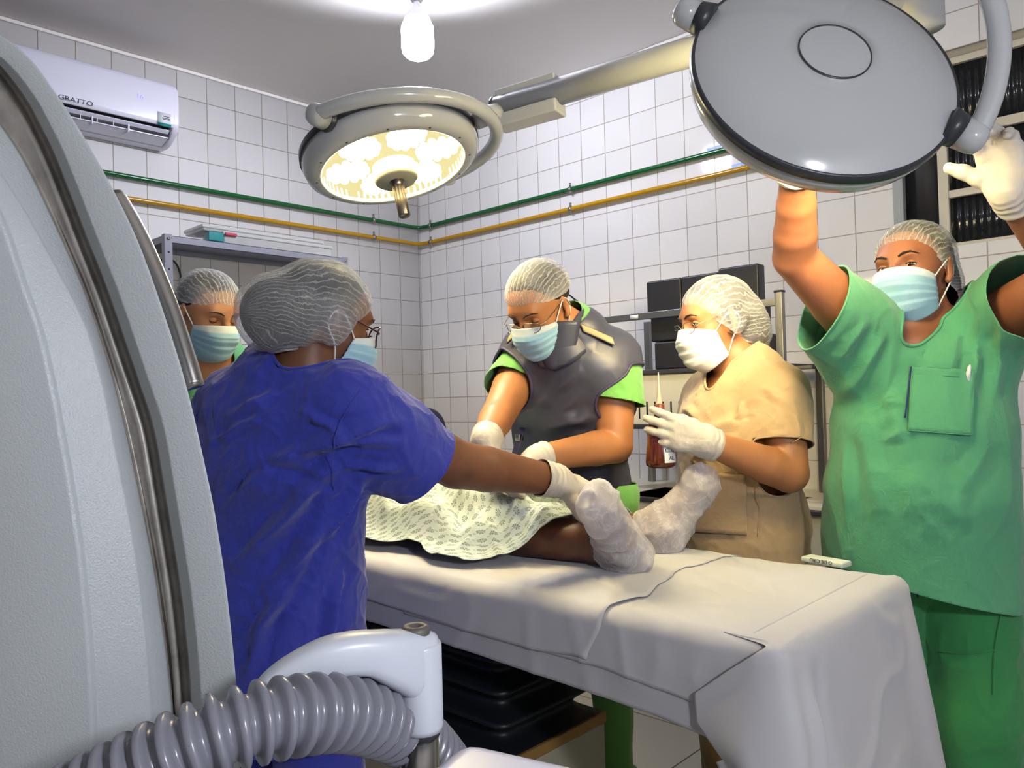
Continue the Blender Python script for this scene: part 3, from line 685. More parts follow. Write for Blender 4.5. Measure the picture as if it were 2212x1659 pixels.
lathe('ceiling_column', [(0, HC - .002), (.12, HC - .002), (.12, HC - .03), (.045, HC - .04), (.045, hub[2] - .06), (0, hub[2] - .06)], (hub[0], hub[1], 0), (0, 0, 1), 'lamp_shell', L1, 32)
rf, er, eu = rayframe(1800, 140); k = .62; s = math.sqrt(1 - k * k); g = math.radians(31)
m2 = -k * rf + s * (math.cos(g) * eu + math.sin(g) * er)
C2 = P(1780, 158, 1.42)
L2, a2, w2, y2 = lamp(C2, -m2,   .241, np.array([1500, 30]), .55, 'white round lamp head seen from its domed back, held up by the green woman', LAMP2, 54, True, None)
t = y2[20]; tube('arm', resample([t, t + (0, 0, .09), (hub[0] * .5 + t[0] * .5, hub[1] * .5 + t[1] * .5, t[2] + .16), (hub[0], hub[1], min(HC - .2, t[2] + .17))], 24), .024, 'lamp_shell', L2, 16)
# ---------------------------------------------------------------- C-arm machine (left foreground)
def speck():
    n = NT('textured white enamel'); o = n.obj()
    b = n.bump(n.noise(520, o, 3, .65), .42, .0016)
    base = n.mix(n.noise(6, o, 3), srgb('a4aaab'), srgb('b0b6b7'))
    return n.done(n.bsdf(base, .30, 0, b))
MAT['carm'] = speck()
def track():
    n = NT('dull track metal'); o = n.obj(); k = n.noise(28, o, 5, .7)
    base = n.ramp(k, [(.25, srgb('6e6a64')), (.5, srgb('949089')), (.75, srgb('a8a49c'))])
    return n.done(n.bsdf(base, .42, .25, n.bump(k, .2, .002)))
MAT['track'] = track()
ca = thing('c_arm_machine', (.1, .75, 0), 'huge white curved imaging arm with grey track filling the left edge', 'medical machine')
yk = lambda pts: (np.array([p[1] for p in pts], float), np.array([p[0] for p in pts], float))
CUR = dict(
    O=[(-150, 18), (-70, 40), (20, 84), (75, 135), (135, 222), (182, 296), (228, 378), (282, 482), (307, 541), (342, 640), (366, 712), (389, 783), (413, 872), (442, 1000), (462, 1093), (486, 1243), (503, 1394), (512, 1492), (519, 1620), (523, 1750), (525, 2000)],
    T1=[(-230, 18), (-160, 40), (-60, 84), (6, 124), (40, 161), (84, 222), (135, 323), (182, 441), (216, 532), (256, 630), (289, 729), (318, 815), (353, 914), (379, 1070), (413, 1278), (431, 1451), (440, 1620), (446, 1750), (450, 2000)],
    T2=[(-330, 18), (-200, 124), (-100, 190), (0, 262), (47, 332), (88, 411), (135, 512), (180, 612), (211, 700), (245, 808), (276, 935), (305, 1070), (335, 1220), (361, 1394), (376, 1532), (384, 1650), (392, 2000)],
    T3=[(-380, 18), (-250, 160), (-70, 300), (0, 372), (40, 430), (85, 510), (140, 610), (188, 702), (226, 840), (254, 989), (283, 1128), (302, 1249), (318, 1394), (331, 1556), (338, 1650), (345, 2000)],
    S=[(-460, 18), (-250, 230), (-90, 330), (0, 448), (24, 515), (57, 620), (92, 712), (121, 845), (153, 1018), (179, 1191), (199, 1394), (207, 1567), (211, 1700), (215, 2000)],
    L=[(-700, 18), (-520, 400), (-420, 900), (-400, 1500), (-400, 2000)])
ys = np.concatenate([np.linspace(60, 400, 30), np.linspace(420, 1900, 60)])
def edge(nm, f, dx=0): yy, xx = yk(CUR[nm]); return np.array([P(np.interp(y, yy, xx) + dx, y, f) for y in ys])
def sm(A, it=3):
    for _ in range(it): A[1:-1] = .25 * A[:-2] + .5 * A[1:-1] + .25 * A[2:]
    return A
def ribbon(name, rows, mat, par): return grid_mesh(name, np.stack([sm(r.copy()) for r in rows], 0), mat, par)
ribbon('rim_band', [edge('O', .73, -30), edge('O', .70, -3), edge('O', .622, -1), edge('O', .6205), edge('O', .62, -2), edge('O', .62, -8), edge('T1', .62, 4), edge('T1', .6205), edge('T1', .624, -3), edge('T1', .634, -20)], 'carm', ca)
ribbon('track_groove', [edge('T1', .634, -20), edge('T1', .650, -24), edge('T1', .651, -40), edge('T1', .644, -46), edge('T1', .644, -58), edge('T2', .652, 6), edge('T2', .65, 0), edge('T2', .636, -4)], 'track', ca)
ribbon('inner_lip', [edge('T2', .636, -4), edge('T2', .628, -8), edge('T3', .617, 4), edge('T3', .615, 0)], 'carm', ca)
ribbon('housing', [edge('T3', .615, 0), edge('T3', .612, -6), edge('S', .608, 8), edge('S', .606, 2), edge('S', .600, -4), edge('S', .599, -16), edge('L', .60), edge('L', .75)], 'carm', ca)
ribbon('back_cover', [edge('L', .75), edge('O', .73, -30)], 'carm', ca)
for e_ in (0, -1):
    ring = [edge(*q_)[e_] for q_ in (('O', .73, -30), ('O', .70, -3), ('O', .622, -1), ('O', .62, -8), ('T1', .62, 4), ('T1', .634, -20), ('T1', .651, -40), ('T2', .652, 6), ('T2', .636, -4), ('T3', .617, 4), ('T3', .612, -6), ('S', .600, -4), ('L', .60), ('L', .75))]
    bm = bmesh.new(); bm.faces.new([bm.verts.new(v_) for v_ in ring]); from_bm('end_cap', bm, 'carm', ca, None, False)
hp = [P(250, 425, .675), P(300, 515, .662), P(360, 655, .65), P(399, 770, .643), P(419, 836, .64)]
hb = tube('grab_handle', resample(hp, 30), .0086, 'chrome', ca, 20)
bm = bmesh.new(); bx(bm, (-.60, .40, .02), (.06, .95, .30)); from_bm('base', bm, 'carm', ca, bevel=.03)
q = P(-350, 1700, .68); box('column', (q[0] - .1, q[1] - .1, .28), (q[0] + .1, q[1] + .1, 1.3), 'carm', ca, .02)
# ---------------------------------------------------------------- cable bracket with corrugated hose
MAT['hose'] = plain('grey hose', '75767f', .26, var=.05)
MAT['bracket'] = plain('bracket white', 'bcc1c9', .35)
hs = thing('hose_bracket', P(905, 1640, .60) * (1, 1, 0), 'white swan-neck bracket on steel post carrying ribbed grey hose', 'bracket')
ctl = P(905, 1380, .60); cbt = P(905, 1566, .605)
dnv = nrm(cbt - ctl); dn = np.array([0, 0, -1.])
bt = [P(556, 1516, .545), P(590, 1482, .548), P(640, 1450, .553), P(710, 1420, .56), P(790, 1410, .572), P(850, 1420, .584), P(905, 1435, .60)]
bp = resample(bt, 40); hh = np.interp(np.linspace(0, 1, 40), [0, .1, .35, .7, .85, 1], [.004, .010, .0125, .016, .021, .026]); ww = np.interp(np.linspace(0, 1, 40), [0, .15, .6, 1], [.006, .013, .015, .0165])
bm = bmesh.new(); V, Fq = tube_arrays(bp, 1., 18); tan = np.gradient(bp, axis=0)
th = np.arange(18) / 18 * 2 * math.pi; VV = []
for i in range(40):
    tt = nrm(tan[i]); sd = nrm(np.cross(tt, ZZ)); up = np.cross(sd, tt)
    c_, s_ = np.cos(th), np.sin(th); e = np.sign(c_) * np.abs(c_) ** .6; g_ = np.sign(s_) * np.abs(s_) ** .6
    VV.append(bp[i] + ww[i] * e[:, None] * sd + (hh[i] * g_[:, None]) * up)
V[:720] = np.vstack(VV); bm_arrays(bm, V, Fq); from_bm('bracket_arm', bm, 'bracket', hs)
lathe('bracket_sleeve', [(.010, -.001), (.0165, 0), (.0172, .002), (.0172, .062), (.0165, .066), (.0, .066)], P(905, 1388, .60), dn, 'bracket', hs, 32)
lathe('cap_knob', [(0, .005), (.004, .005), (.0045, .0), (.009, -.0005), (.0112, .0015), (.0112, .005), (.009, .014), (.008, .024), (0, .024)], P(897, 1352, .598), dn, plain('knob dark', '57524c', .5), hs, 24)
lathe('collar', [(0, 0), (.0165, 0), (.0165, .006), (0, .006)], P(904, 1570, .605), dn, 'lamp_band', hs, 28)
pz = P(904, 1580, .605); lathe('steel_post', [(0, 0), (.0155, 0), (.0155, pz[2] - .03), (0, pz[2] - .03)], pz, dn, 'chrome', hs, 28)
box('post_foot', (pz[0] - .04, pz[1] - .04, 0), (pz[0] + .04, pz[1] + .04, .04), 'bracket', hs, .01)
def corrug(name, pts, r, pitch, mat, par, seg=28):
    p = resample(pts, 400); d = np.concatenate([[0], np.cumsum(np.linalg.norm(np.diff(p, axis=0), axis=1))]); n = int(d[-1] / pitch * 10)
    s = np.linspace(0, d[-1], n); q = np.stack([np.interp(s, d, p[:, i]) for i in range(3)], 1); ph = (s / pitch) % 1
    rr = r * (.86 + .14 * np.clip(np.sin(ph * 2 * math.pi) * 1.6, -1, 1) )
    return tube(name, q, rr, mat, par, seg)
hz = [P(60, 1790, .47), P(180, 1730, .475), P(300, 1668, .48), P(420, 1610, .487), P(530, 1568, .50), P(640, 1545, .52), P(740, 1540, .55), P(830, 1562, .59), P(900, 1600, .635), P(960, 1665, .68), P(1010, 1740, .72), P(1040, 1850, .76)]
corrug('ribbed_hose', hz, .0265, .0128, 'hose', hs)
bs = thing('equipment_cover', P(1150, 1700, .62) * (1, 1, 0), 'rounded white equipment corner at the bottom edge of the photo', 'equipment')
x_, y_ = D(1, -.55, 0), D(.55, 1, 0); cc = P(1000, 1582, .60)
m = Matrix.Identity(4)
for i in range(3): m[i][0] = x_[i]; m[i][1] = y_[i]; m[i][2] = ZZ[i]
m[0][3], m[1][3] = cc[0], cc[1]
bm = bmesh.new(); bx(bm, (0, -.26, .02), (.25, 0, cc[2]), m); from_bm('cover_shell', bm, 'ac_white', bs, bevel=.022, seg=6)
# ---------------------------------------------------------------- operating table
MAT['bellows'] = plain('black rubber bellows', '12171b', .45, bump=.15)
MAT['base_steel'] = plain('base cover steel', 'b3ad98', .35, .25)
MAT['brass_edge'] = plain('rubbed edge', 'a07c44', .42, .3)
MAT['mattress'] = plain('dark blue mattress', '161b3a', .5)
TX0, TX1, TY0, TY1, TZ = 1.163, 1.738, .54, 2.72, .85
tb = thing('operating_table', (1.45, 1.5, 0), 'operating table on a black bellows column beneath the white sheets', 'operating table')
box('mattress', (TX0 + .004, TY0 + .005, TZ - .085), (TX1 - .004, TY1, TZ - .006), 'mattress', tb, .02, seg=4)
box('table_frame', (TX0 + .03, TY0 + .03, TZ - .125), (TX1 - .03, TY1 - .03, TZ - .087), 'mattress', tb, .006)
box('side_rail', (TX0 + .004, 1.15, TZ - .125), (TX0 + .016, 2.3, TZ - .095), 'chrome', tb, .002)
b0 = (1.20, 1.19); b1_ = (1.565, 2.0)
box('base_box', (b0[0], b0[1], 0), (b1_[0], b1_[1], .435), 'base_steel', tb, .004)
box('base_rim', (b0[0] - .004, b0[1] - .004, .435), (b1_[0] + .004, b1_[1] + .004, .462), 'brass_edge', tb, .004)
def ring_rect(x0, y0, x1, y1, z, r=.03):
    pts = []
    for cx_, cy_, s in ((x1 - r, y1 - r, 0), (x0 + r, y1 - r, 1), (x0 + r, y0 + r, 2), (x1 - r, y0 + r, 3)):
        for k in range(5): t = (s + k / 4) * math.pi / 2; pts.append((cx_ + r * math.cos(t), cy_ + r * math.sin(t), z))
    return np.array(pts)
rows = []
zz = np.linspace(.46, TZ - .12, 49)
for i, z in enumerate(zz):
    ph = i / 12.; ins = .002 + .040 * (.5 + .5 * math.cos(ph * 2 * math.pi + math.pi)) ** .7 + .03 * i / 48
    rows.append(ring_rect(b0[0] + .0 + ins, b0[1] + ins, b1_[0] - ins, b1_[1] - ins, z))
G = np.stack(rows, 1); grid_mesh('bellows', G, 'bellows', tb, closed_u=True)
box('table_foot', (1.12, 1.0, 0), (1.70, 2.15, .05), 'base_steel', tb, .01)
# ---------------------------------------------------------------- sheets
def linen(name, c, var=.03):
    n = NT(name); o = n.obj(); c = srgb(c); k = n.noise(5, o, 3)
    base = n.mix(k, [x * (1 - var) for x in c[:3]] + [1], c)
    h = n.math('ADD', n.math('MULTIPLY', n.noise(14, o, 3, .55, .8), 3.), n.noise(1100, o, 2))
    return n.done(n.bsdf(base, .8, 0, n.bump(h, .14, .002), Sheen_Weight=.2))
MAT['sheet'] = linen('white cotton', 'b9b9bc'); MAT['sheet2'] = linen('white cotton under', 'b1b1b4')
R_ = .026
def sect(a, lift, x0=1.157, x1=1.745):
    """a: distance across the top measured from the far edge toward the near edge; returns x,z"""
    W = x1 - x0; r = R_ + lift; q = math.pi / 2 * r; a = np.asarray(a, float)
    fl = W - 2 * R_
    x = np.where(a < 0, 0, 0.); z = np.zeros_like(a) + TZ + lift; X = x1 - R_ - a
    b = a - fl; t = np.clip(b / r, 0, math.pi / 2); dn = np.maximum(b - q, 0)
    Xn = x0 + R_ - r * np.sin(t) - dn * .06; Zn = TZ - R_ + r * np.cos(t) - dn
    b2 = -a; t2 = np.clip(b2 / r, 0, math.pi / 2); d2 = np.maximum(b2 - q, 0)
    Xf = x1 - R_ + r * np.sin(t2) + d2 * .06; Zf = TZ - R_ + r * np.cos(t2) - d2
    return np.where(b > 0, Xn, np.where(b2 > 0, Xf, X)), np.where(b > 0, Zn, np.where(b2 > 0, Zf, z))
def side_len(zh): return math.pi / 2 * R_ + (TZ - R_ - np.asarray(zh))
FLAT = 1.745 - 1.157 - 2 * R_
def sheet(name, lift, yA, yB, hem, far, mat, par, seed, na=120, nb=150, lab=None, amp=.0022, curl=0.):
    """yA(a) start of the cloth along the table, yB end, hem(y) height of near hem"""
    v = np.linspace(0, 1, nb); G = np.zeros((na, nb, 3)); u = np.linspace(0, 1, na)
    for j in range(nb):
        ym = None; a0 = -far
        yy = 1.0
        a1 = FLAT + side_len(hem(yA(FLAT) + (yB - yA(FLAT)) * v[j]))
        a = a0 + (a1 - a0) * u; x, z = sect(a, lift)
        ys_ = np.array([yA(q) for q in a]); y = ys_ + (yB - ys_) * v[j]
        G[:, j, 0], G[:, j, 1], G[:, j, 2] = x, y, z
    p = G.reshape(-1, 3) * (1, 1, 1) + (0, 0, -lift); seed = 4.4; amp = .0026; n = fbm(p * (5, 5, 9) + seed, 3); n2 = np.clip(1 - np.abs(pnoise(p @ np.array([[1, .6, 0], [-.6, 1, 0], [0, 0, 1.]]) * (9, 3.2, 6) + seed * 3)) * 5, 0, 1) ** 2
    dx = (amp * n + amp * 1.1 * n2).reshape(na, nb)
    top = np.clip((G[..., 2] - (TZ - .02)) / .02, 0, 1)
    dx = dx * np.clip((G[..., 1] - .60) / .10, 0, 1); G[..., 2] += dx * top; G[..., 0] -= np.where(G[..., 0] < 1.3, 1, -1) * (np.abs(dx) * 1.2) * (1 - top)
    if curl: G[..., 2] += curl * np.exp(-((G[..., 1] - np.array([yA(FLAT)])) / .02) ** 2) * top
    return grid_mesh(name, G, mat, par, lab, .0008)
hA = lambda y: np.interp(y, [.55, .63, .77, .87, 1.29, 1.6, 2.7], [.675, .679, .692, .696, .708, .708, .71])
hB = lambda y: np.interp(y, [.55, .64, .77, .9, 2.7], [.715, .722, .734, .745, .75])
hC = lambda y: np.interp(y, [.80, .9, 1.0, 1.2, 1.6, 2.7], [.745, .752, .742, .743, .757, .757])
sA = sheet('under_sheet', .0004, lambda a: .575, 2.70, hA, .10, 'sheet2', None, 1.3)
tag(sA, 'lowest white sheet on the table, hem hanging longest on the near side', 'sheet', 'white sheets on the operating table')
yC = lambda a: np.interp(FLAT - a, [-.2, -.1, -.05, 0, .08, .16, .3, .42, .66, .8], [.905, .905, .885, .872, .862, .88, .928, .925, .885, .88]) + .006 * math.sin(a * 40)
sC = sheet('draw_sheet', .0046, yC, 2.68, hC, .10, 'sheet', None, 7.1, curl=.004, amp=.003)
tag(sC, 'top white sheet under the patient, ending in a crosswise edge below the feet', 'sheet', 'white sheets on the operating table')
# big sheet over the foot end: top part, near side, foot drape with corner flap
big = thing('foot_sheet', (1.45, .54, .70), 'big white sheet draped over foot end of the table, falling in front', 'sheet', 'white sheets on the operating table')
sheet('sheet_top', .0022, lambda a: float(np.interp(FLAT - a, [-.03, .012], [.548, .60])), 1.45, hB, .12, 'sheet', big, 4.4)
nd, nc = 60, 130; L_ = .50
x0_, x1_ = 1.157, 1.745; G = np.zeros((nc, nd, 3)); r = R_ + .0022
for i in range(nc):
    c = i / (nc - 1) * 1.30
    for j in range(nd):
        d = (j / (nd - 1)) ** .9 * L_; q = math.pi / 2 * r
        t = min(d / r, math.pi / 2); dn = max(d - q, 0); zt = TZ - R_ + r * math.cos(t) - dn; out = r * math.sin(t)
        if c <= 1.0:
            x = x1_ + (x0_ - x1_) * c
            flare = .16 * dn * max(0, 1 - c / .22) ** 1.3
            x += flare; fold = .020 * math.exp(-((c - .90) / .035) ** 2) - .010 * math.exp(-((c - .83) / .05) ** 2) + .012 * math.exp(-((c - .985) / .03) ** 2) + .012 * math.exp(-((c - .06) / .05) ** 2)
            y = TY0 + .016 - out - dn * .10 - fold * min(1, dn / .10) * (1 + dn * 1.6)
            x -= .05 * dn * max(0, (c - .75) / .25)
        else:
            e = (c - 1.0) / .30; em = max(.125 - .62 * max(0, dn - .02), -.015)
            ee = e * em; zt -= max(ee, 0) * .80
            x = x0_ - .006 - .03 * dn - .018 * math.sin(e * math.pi) * min(1, dn / .1) - .05 * dn * 1.0 - .012 * min(1, e * 6)
            y = TY0 + .016 - out * max(0, 1 - e * 4) + ee - dn * .10 * max(0, 1 - e * 1.0) - .012 * math.exp(-(e / .1) ** 2) * min(1, dn / .10) * (1 + dn * 1.6)
        G[i, j] = (x, y, zt)
p = G.reshape(-1, 3); dd = (.0035 * fbm(p * (6, 6, 4) + 9, 3) + .006 * np.clip(1 - np.abs(pnoise(p * (5, 5, 6) + 2)) * 6, 0, 1) ** 2).reshape(nc, nd)
G[..., 1] -= dd * np.clip((TZ - G[..., 2]) / .06, 0, 1)
for _ in range(2): G[1:-1] = .25 * G[:-2] + .5 * G[1:-1] + .25 * G[2:]
EX = np.zeros((nc, 7, 3))
for j in range(7):
    w_ = 1 - j / 7.; EX[:, j] = G[:, 0]; EX[:, j, 1] += .085 * w_; EX[:, j, 2] += .0004
    k_ = np.arange(nc) / (nc - 1) * 1.30; over = np.clip(k_ - 1, 0, 1) / .30
    EX[:, j, 1] = np.where(k_ > 1, G[:, 0, 1] + .0, EX[:, j, 1]); EX[:, j, 0] = np.where(k_ > 1, G[:, 0, 0] + .010 * w_, EX[:, j, 0])
    EX[:, j, 0] = np.where(k_ <= 1, np.clip(EX[:, j, 0], x0_ + R_ * .6, x1_ - R_ * .6), EX[:, j, 0])
grid_mesh('foot_drape', np.concatenate([EX, G], 1), 'sheet', big, None, .0010)
# hem stitching strips
def hem_strip(par, G, mat, w, name='hem'):
    g = grid_mesh(name, G, mat, par, None, .0012)
# second corner flap, of the lowest sheet
G2 = np.zeros((24, 24, 3))
for i in range(24):
    for j in range(24):
        e, d = i / 23, j / 23 * .16
        G2[i, j] = (1.132 - .03 * d - .006 * math.sin(e * 3), .545 + e * max(.095 - .55 * d, -.01), .715 - .06 * e - d)
grid_mesh('corner_flap', G2, 'sheet2', sA, None, .0016)
# ---------------------------------------------------------------- gown
def gown_mat():
    n = NT('mint flower print'); u = n.node('ShaderNodeAttribute', attribute_name='gu').outputs['Fac']; v = n.node('ShaderNodeAttribute', attribute_name='gv').outputs['Fac']
    S = .031
    def cell(off, rad):
        uu = n.math('DIVIDE', n.math('ADD', u, off * S), S); vv = n.math('DIVIDE', n.math('ADD', v, off * S * .0), S * .98)
        row = n.math('FLOOR', vv); uu = n.math('ADD', uu, n.math('MULTIPLY', row, .5))
        fu = n.math('SUBTRACT', n.math('FRACT', uu), .5); fv = n.math('SUBTRACT', n.math('FRACT', vv), .5)
        rr = n.math('SQRT', n.math('ADD', n.math('MULTIPLY', fu, fu), n.math('MULTIPLY', fv, fv))); an = n.math('ARCTAN2', fv, fu)
        return rr, an
    r, a = cell(0, 0)
    pet = n.math('GREATER_THAN', n.math('COSINE', n.math('MULTIPLY', a, 8)), -.45)
    m = n.math('MULTIPLY', n.math('MULTIPLY', n.math('LESS_THAN', r, .31), n.math('GREATER_THAN', r, .085)), pet)
    m = n.math('MAXIMUM', m, n.math('LESS_THAN', r, .05))
    r2, a2 = cell(.5, 0)
    m2 = n.math('MULTIPLY', n.math('LESS_THAN', r2, .11), .45)
    mm = n.math('MAXIMUM', m, m2)
    o = n.obj(); base = n.mix(n.noise(8, o, 3), srgb('c3d2c6'), srgb('d2ded5'))
    col = n.mix(n.math('MULTIPLY', mm, .85), base, srgb('66766a'))
    h = n.math('ADD', n.math('MULTIPLY', n.noise(22, o, 3, .6, .7), 3), n.noise(1000, o, 2))
    return n.done(n.bsdf(col, .85, 0, n.bump(h, .3, .002), Sheen_Weight=.2))
MAT['gown'] = gown_mat()
KR, KL, AR, AL_ = np.array([1.40, 1.50, .925]), np.array([1.585, 1.54, .92]), np.array([1.445, 1.075, .905]), np.array([1.66, 1.13, .90])
HR, HL = np.array([1.42, 1.93, .945]), np.array([1.56, 1.93, .945])
def leg_h(x, y):
    """cloth height over the two legs"""
    h = np.full(x.shape, 0.)
    for A, K, Hh, k in ((AR, KR, HR, 0), (AL_, KL, HL, 1)):
        cx = np.interp(y, [A[1], K[1], Hh[1], 2.7], [A[0], K[0], Hh[0], Hh[0]]); top = np.interp(y, [1.05, 1.25, K[1], Hh[1], 2.2, 2.7], [.095, .118, .150, .195, .20, .19]); w = np.interp(y, [1.05, K[1], Hh[1], 2.7], [.075, .10, .13, .15])
        b = top * np.exp(-np.abs((x - cx) / w) ** 2.6 * .8); h = -smin(-h, -b, .05)
    return h
ng, mg = 190, 320
vv = np.linspace(0, 1, mg); uu = np.linspace(0, 1, ng); U_, V_ = np.meshgrid(uu, vv, indexing='ij')
y0 = 1.215 + .03 * np.cos(U_ * 9) - .045 * np.exp(-((U_ - .22) / .12) ** 2) + .06 * np.clip(.12 - U_, 0, 1) / .12
Yg = y0 + (2.65 - y0) * V_
xn = 1.232 + .018 * np.sin(Yg * 13) + .012 * np.sin(Yg * 29 + 1) + .10 * np.clip((1.33 - Yg) / .12, 0, 1) ** 1.5
Xg = xn + (1.735 - xn) * U_
q = np.stack([Xg, Yg, 0 * Xg], -1).reshape(-1, 3)
rot = np.array([[.8, -.6, 0], [.6, .8, 0], [0, 0, 1]])
def ridge(p, s): return np.clip(1 - np.abs(pnoise(p + .5 * np.stack([pnoise(p * .8 + 4), pnoise(p * .8 + 8), 0 * p[:, 0]], 1) + s)) * 3.0, 0, 1) ** 1.6
Hh_ = leg_h(Xg, Yg)
w1 = ridge(q @ rot * (5.5, 11, 1), 3.).reshape(ng, mg); w2 = ridge(q @ rot.T * (9, 17, 1), 12.).reshape(ng, mg); w3 = fbm(q * 16, 3).reshape(ng, mg)
edge_w = np.clip(U_ / .10, 0, 1) * np.clip(V_ / .03, 0, 1)
Zg = TZ + .0085 + Hh_ + (.020 * w1 + .007 * w2) * (.25 + .75 * edge_w) + .004 * (w3 + .5)
# rolled fold along the near hem
fold = np.exp(-((U_ - .13 - .04 * np.sin(Yg * 11)) / .05) ** 2) * np.clip((Yg - 1.26) / .1, 0, 1); Zg += .030 * fold
fold2 = np.exp(-(((Yg - 1.42) - (Xg - 1.25) * .55) / .022) ** 2) * np.clip((1.56 - Xg) / .1, 0, 1) * np.clip((Xg - 1.25) / .05, 0, 1); Zg += .026 * fold2
G = np.stack([Xg, Yg, Zg], -1)
su = np.concatenate([np.zeros((1, mg)), np.cumsum(np.linalg.norm(np.diff(G, axis=0), axis=2), 0)], 0); sv = np.concatenate([np.zeros((ng, 1)), np.cumsum(np.linalg.norm(np.diff(G, axis=1), axis=2), 1)], 1)
GOWN = (G, su, sv)
# ---------------------------------------------------------------- people: shared building blocks
def cap_mat(name):
    n = NT(name); o = n.obj()
    pl = n.node('ShaderNodeAttribute', attribute_name='pleat').outputs['Fac']; ed = n.node('ShaderNodeAttribute', attribute_name='edge').outputs['Fac']
    nz = n.math('SUBTRACT', n.noise(30, o, 3), .5); n2 = n.math('SUBTRACT', n.noise(75, o, 2), .5)
    w = n.math('ADD', n.math('ADD', pl, n.math('MULTIPLY', nz, 6.0)), n.math('MULTIPLY', n2, 2.6))
    ln = n.math('POWER', n.math('ABSOLUTE', n.math('SINE', w)), 22.)
    ln = n.math('MULTIPLY', ln, n.math('ADD', .35, n.noise(20, o, 2)))
    fz = n.noise(420, o, 3, .7); bl = n.noise(14, o, 3)
    a = n.math('ADD', n.math('ADD', .10, n.math('MULTIPLY', ln, .42)), n.math('MULTIPLY', fz, .36))
    a = n.math('ADD', a, n.math('MULTIPLY', n.math('SUBTRACT', bl, .5), .45)); a = n.math('ADD', a, n.math('MULTIPLY', ed, .5))
    lw = n.node('ShaderNodeLayerWeight', {'Blend': .35}).outputs['Facing']; a = n.math('ADD', a, n.math('MULTIPLY', n.math('POWER', lw, 3.), .5))
    a = n.math('MINIMUM', n.math('MAXIMUM', a, .10), .96)
    b = n.bump(n.math('ADD', n.math('MULTIPLY', ln, 1.5), fz), .4, .002)
    c = srgb('e2e4e6'); d = n.node('ShaderNodeBsdfDiffuse', {'Color': c, 'Normal': b}).outputs[0]; t = n.node('ShaderNodeBsdfTranslucent', {'Color': c, 'Normal': b}).outputs[0]
    m = n.node('ShaderNodeMixShader', {0: .3, 1: d, 2: t}).outputs[0]
    return n.done(n.node('ShaderNodeMixShader', {0: a, 1: n.node('ShaderNodeBsdfTransparent').outputs[0], 2: m}).outputs[0])
MAT['cap'] = cap_mat('bouffant cap')
def cover_mat():
    n = NT('shoe cover film'); o = n.obj(); fz = n.noise(500, o, 3, .7); bl = n.noise(18, o, 4)
    cr = n.math('POWER', n.math('SUBTRACT', 1., n.math('ABSOLUTE', n.math('MULTIPLY', n.math('SUBTRACT', n.noise(15, o, 3, .6, 1.2), .5), 6.))), 6.)
    a = n.math('ADD', n.math('ADD', .42, n.math('MULTIPLY', fz, .2)), n.math('MULTIPLY', n.math('SUBTRACT', bl, .45), .8)); a = n.math('ADD', a, n.math('MULTIPLY', n.math('MAXIMUM', cr, 0.), .16))
    a = n.math('MINIMUM', n.math('MAXIMUM', a, .24), .95); c = srgb('f6f3f4')
    b = n.bump(n.math('ADD', n.math('MULTIPLY', n.math('MAXIMUM', cr, 0.), 1.4), fz), .3, .002)
    m = n.node('ShaderNodeMixShader', {0: .3, 1: n.node('ShaderNodeBsdfDiffuse', {'Color': c, 'Normal': b}).outputs[0], 2: n.node('ShaderNodeBsdfTranslucent', {'Color': c, 'Normal': b}).outputs[0]}).outputs[0]
    return n.done(n.node('ShaderNodeMixShader', {0: a, 1: n.node('ShaderNodeBsdfTransparent').outputs[0], 2: m}).outputs[0])
MAT['cover'] = cover_mat()
def mask_mat(name, c, c2):
    n = NT(name); v = n.node('ShaderNodeAttribute', attribute_name='mv').outputs['Fac']; o = n.obj()
    k = n.node('ShaderNodeMapRange', {'Value': v, 'From Min': .13, 'From Max': .19}).outputs[0]
    base = n.mix(k, srgb(c2), srgb(c)); base = n.mix(n.math('MULTIPLY', n.noise(30, o, 3), .35), base, srgb('d5dee2'))
    b = n.bump(n.math('ADD', n.noise(60, o, 4, .6, .5), n.math('MULTIPLY', n.noise(900, o, 1), .3)), .3, .002)
    return n.done(n.bsdf(base, .7, 0, b, Sheen_Weight=.2))
MAT['mask_blue'] = mask_mat('mask blue', '7fb5d2', 'cfdbe0'); MAT['mask_white'] = mask_mat('mask white', 'd6d3cc', 'dad8d2')
MAT['elastic'] = plain('ear elastic', 'dcdcda', .7)
def glove_mat():
    n = NT('latex glove'); o = n.obj(); h = n.math('ADD', n.math('MULTIPLY', n.noise(38, o, 4, .6, 1.), 2.), n.noise(220, o, 3))
    base = n.mix(n.noise(12, o, 3), srgb('bdb5aa'), srgb('cdc6bd'))
    return n.done(n.bsdf(base, .5, 0, n.bump(h, .22, .002)))
MAT['glove'] = glove_mat()
MAT['hair'] = plain('dark hair', '1a1512', .6, bump=.5, bscale=120)
MAT['brow'] = plain('eyebrow hair', '20150f', .8)
def eye_mat():
    n = NT('eye'); at = n.node('ShaderNodeAttribute', attribute_name='er').outputs['Fac']
    return n.done(n.bsdf(n.ramp(at, [(0, srgb('0a0807')), (.22, srgb('0a0807')), (.25, srgb('38200f')), (.44, srgb('2a180c')), (.48, srgb('cfc6bd')), (1, srgb('cfc0b8'))]), .12))
MAT['eye'] = eye_mat()
MAT['wire'] = plain('thin metal wire', '8d8471', .25, 1.); MAT['wire_dark'] = plain('dark red plastic frame', '3d1015', .3)
def lens2():
    n = NT('spectacle lens'); t = n.node('ShaderNodeBsdfTransparent').outputs[0]; g = n.node('ShaderNodeBsdfGlossy', {'Roughness': .02}).outputs[0]
    return n.done(n.node('ShaderNodeMixShader', {0: .10, 1: t, 2: g}).outputs[0])
MAT['spec_lens'] = lens2()
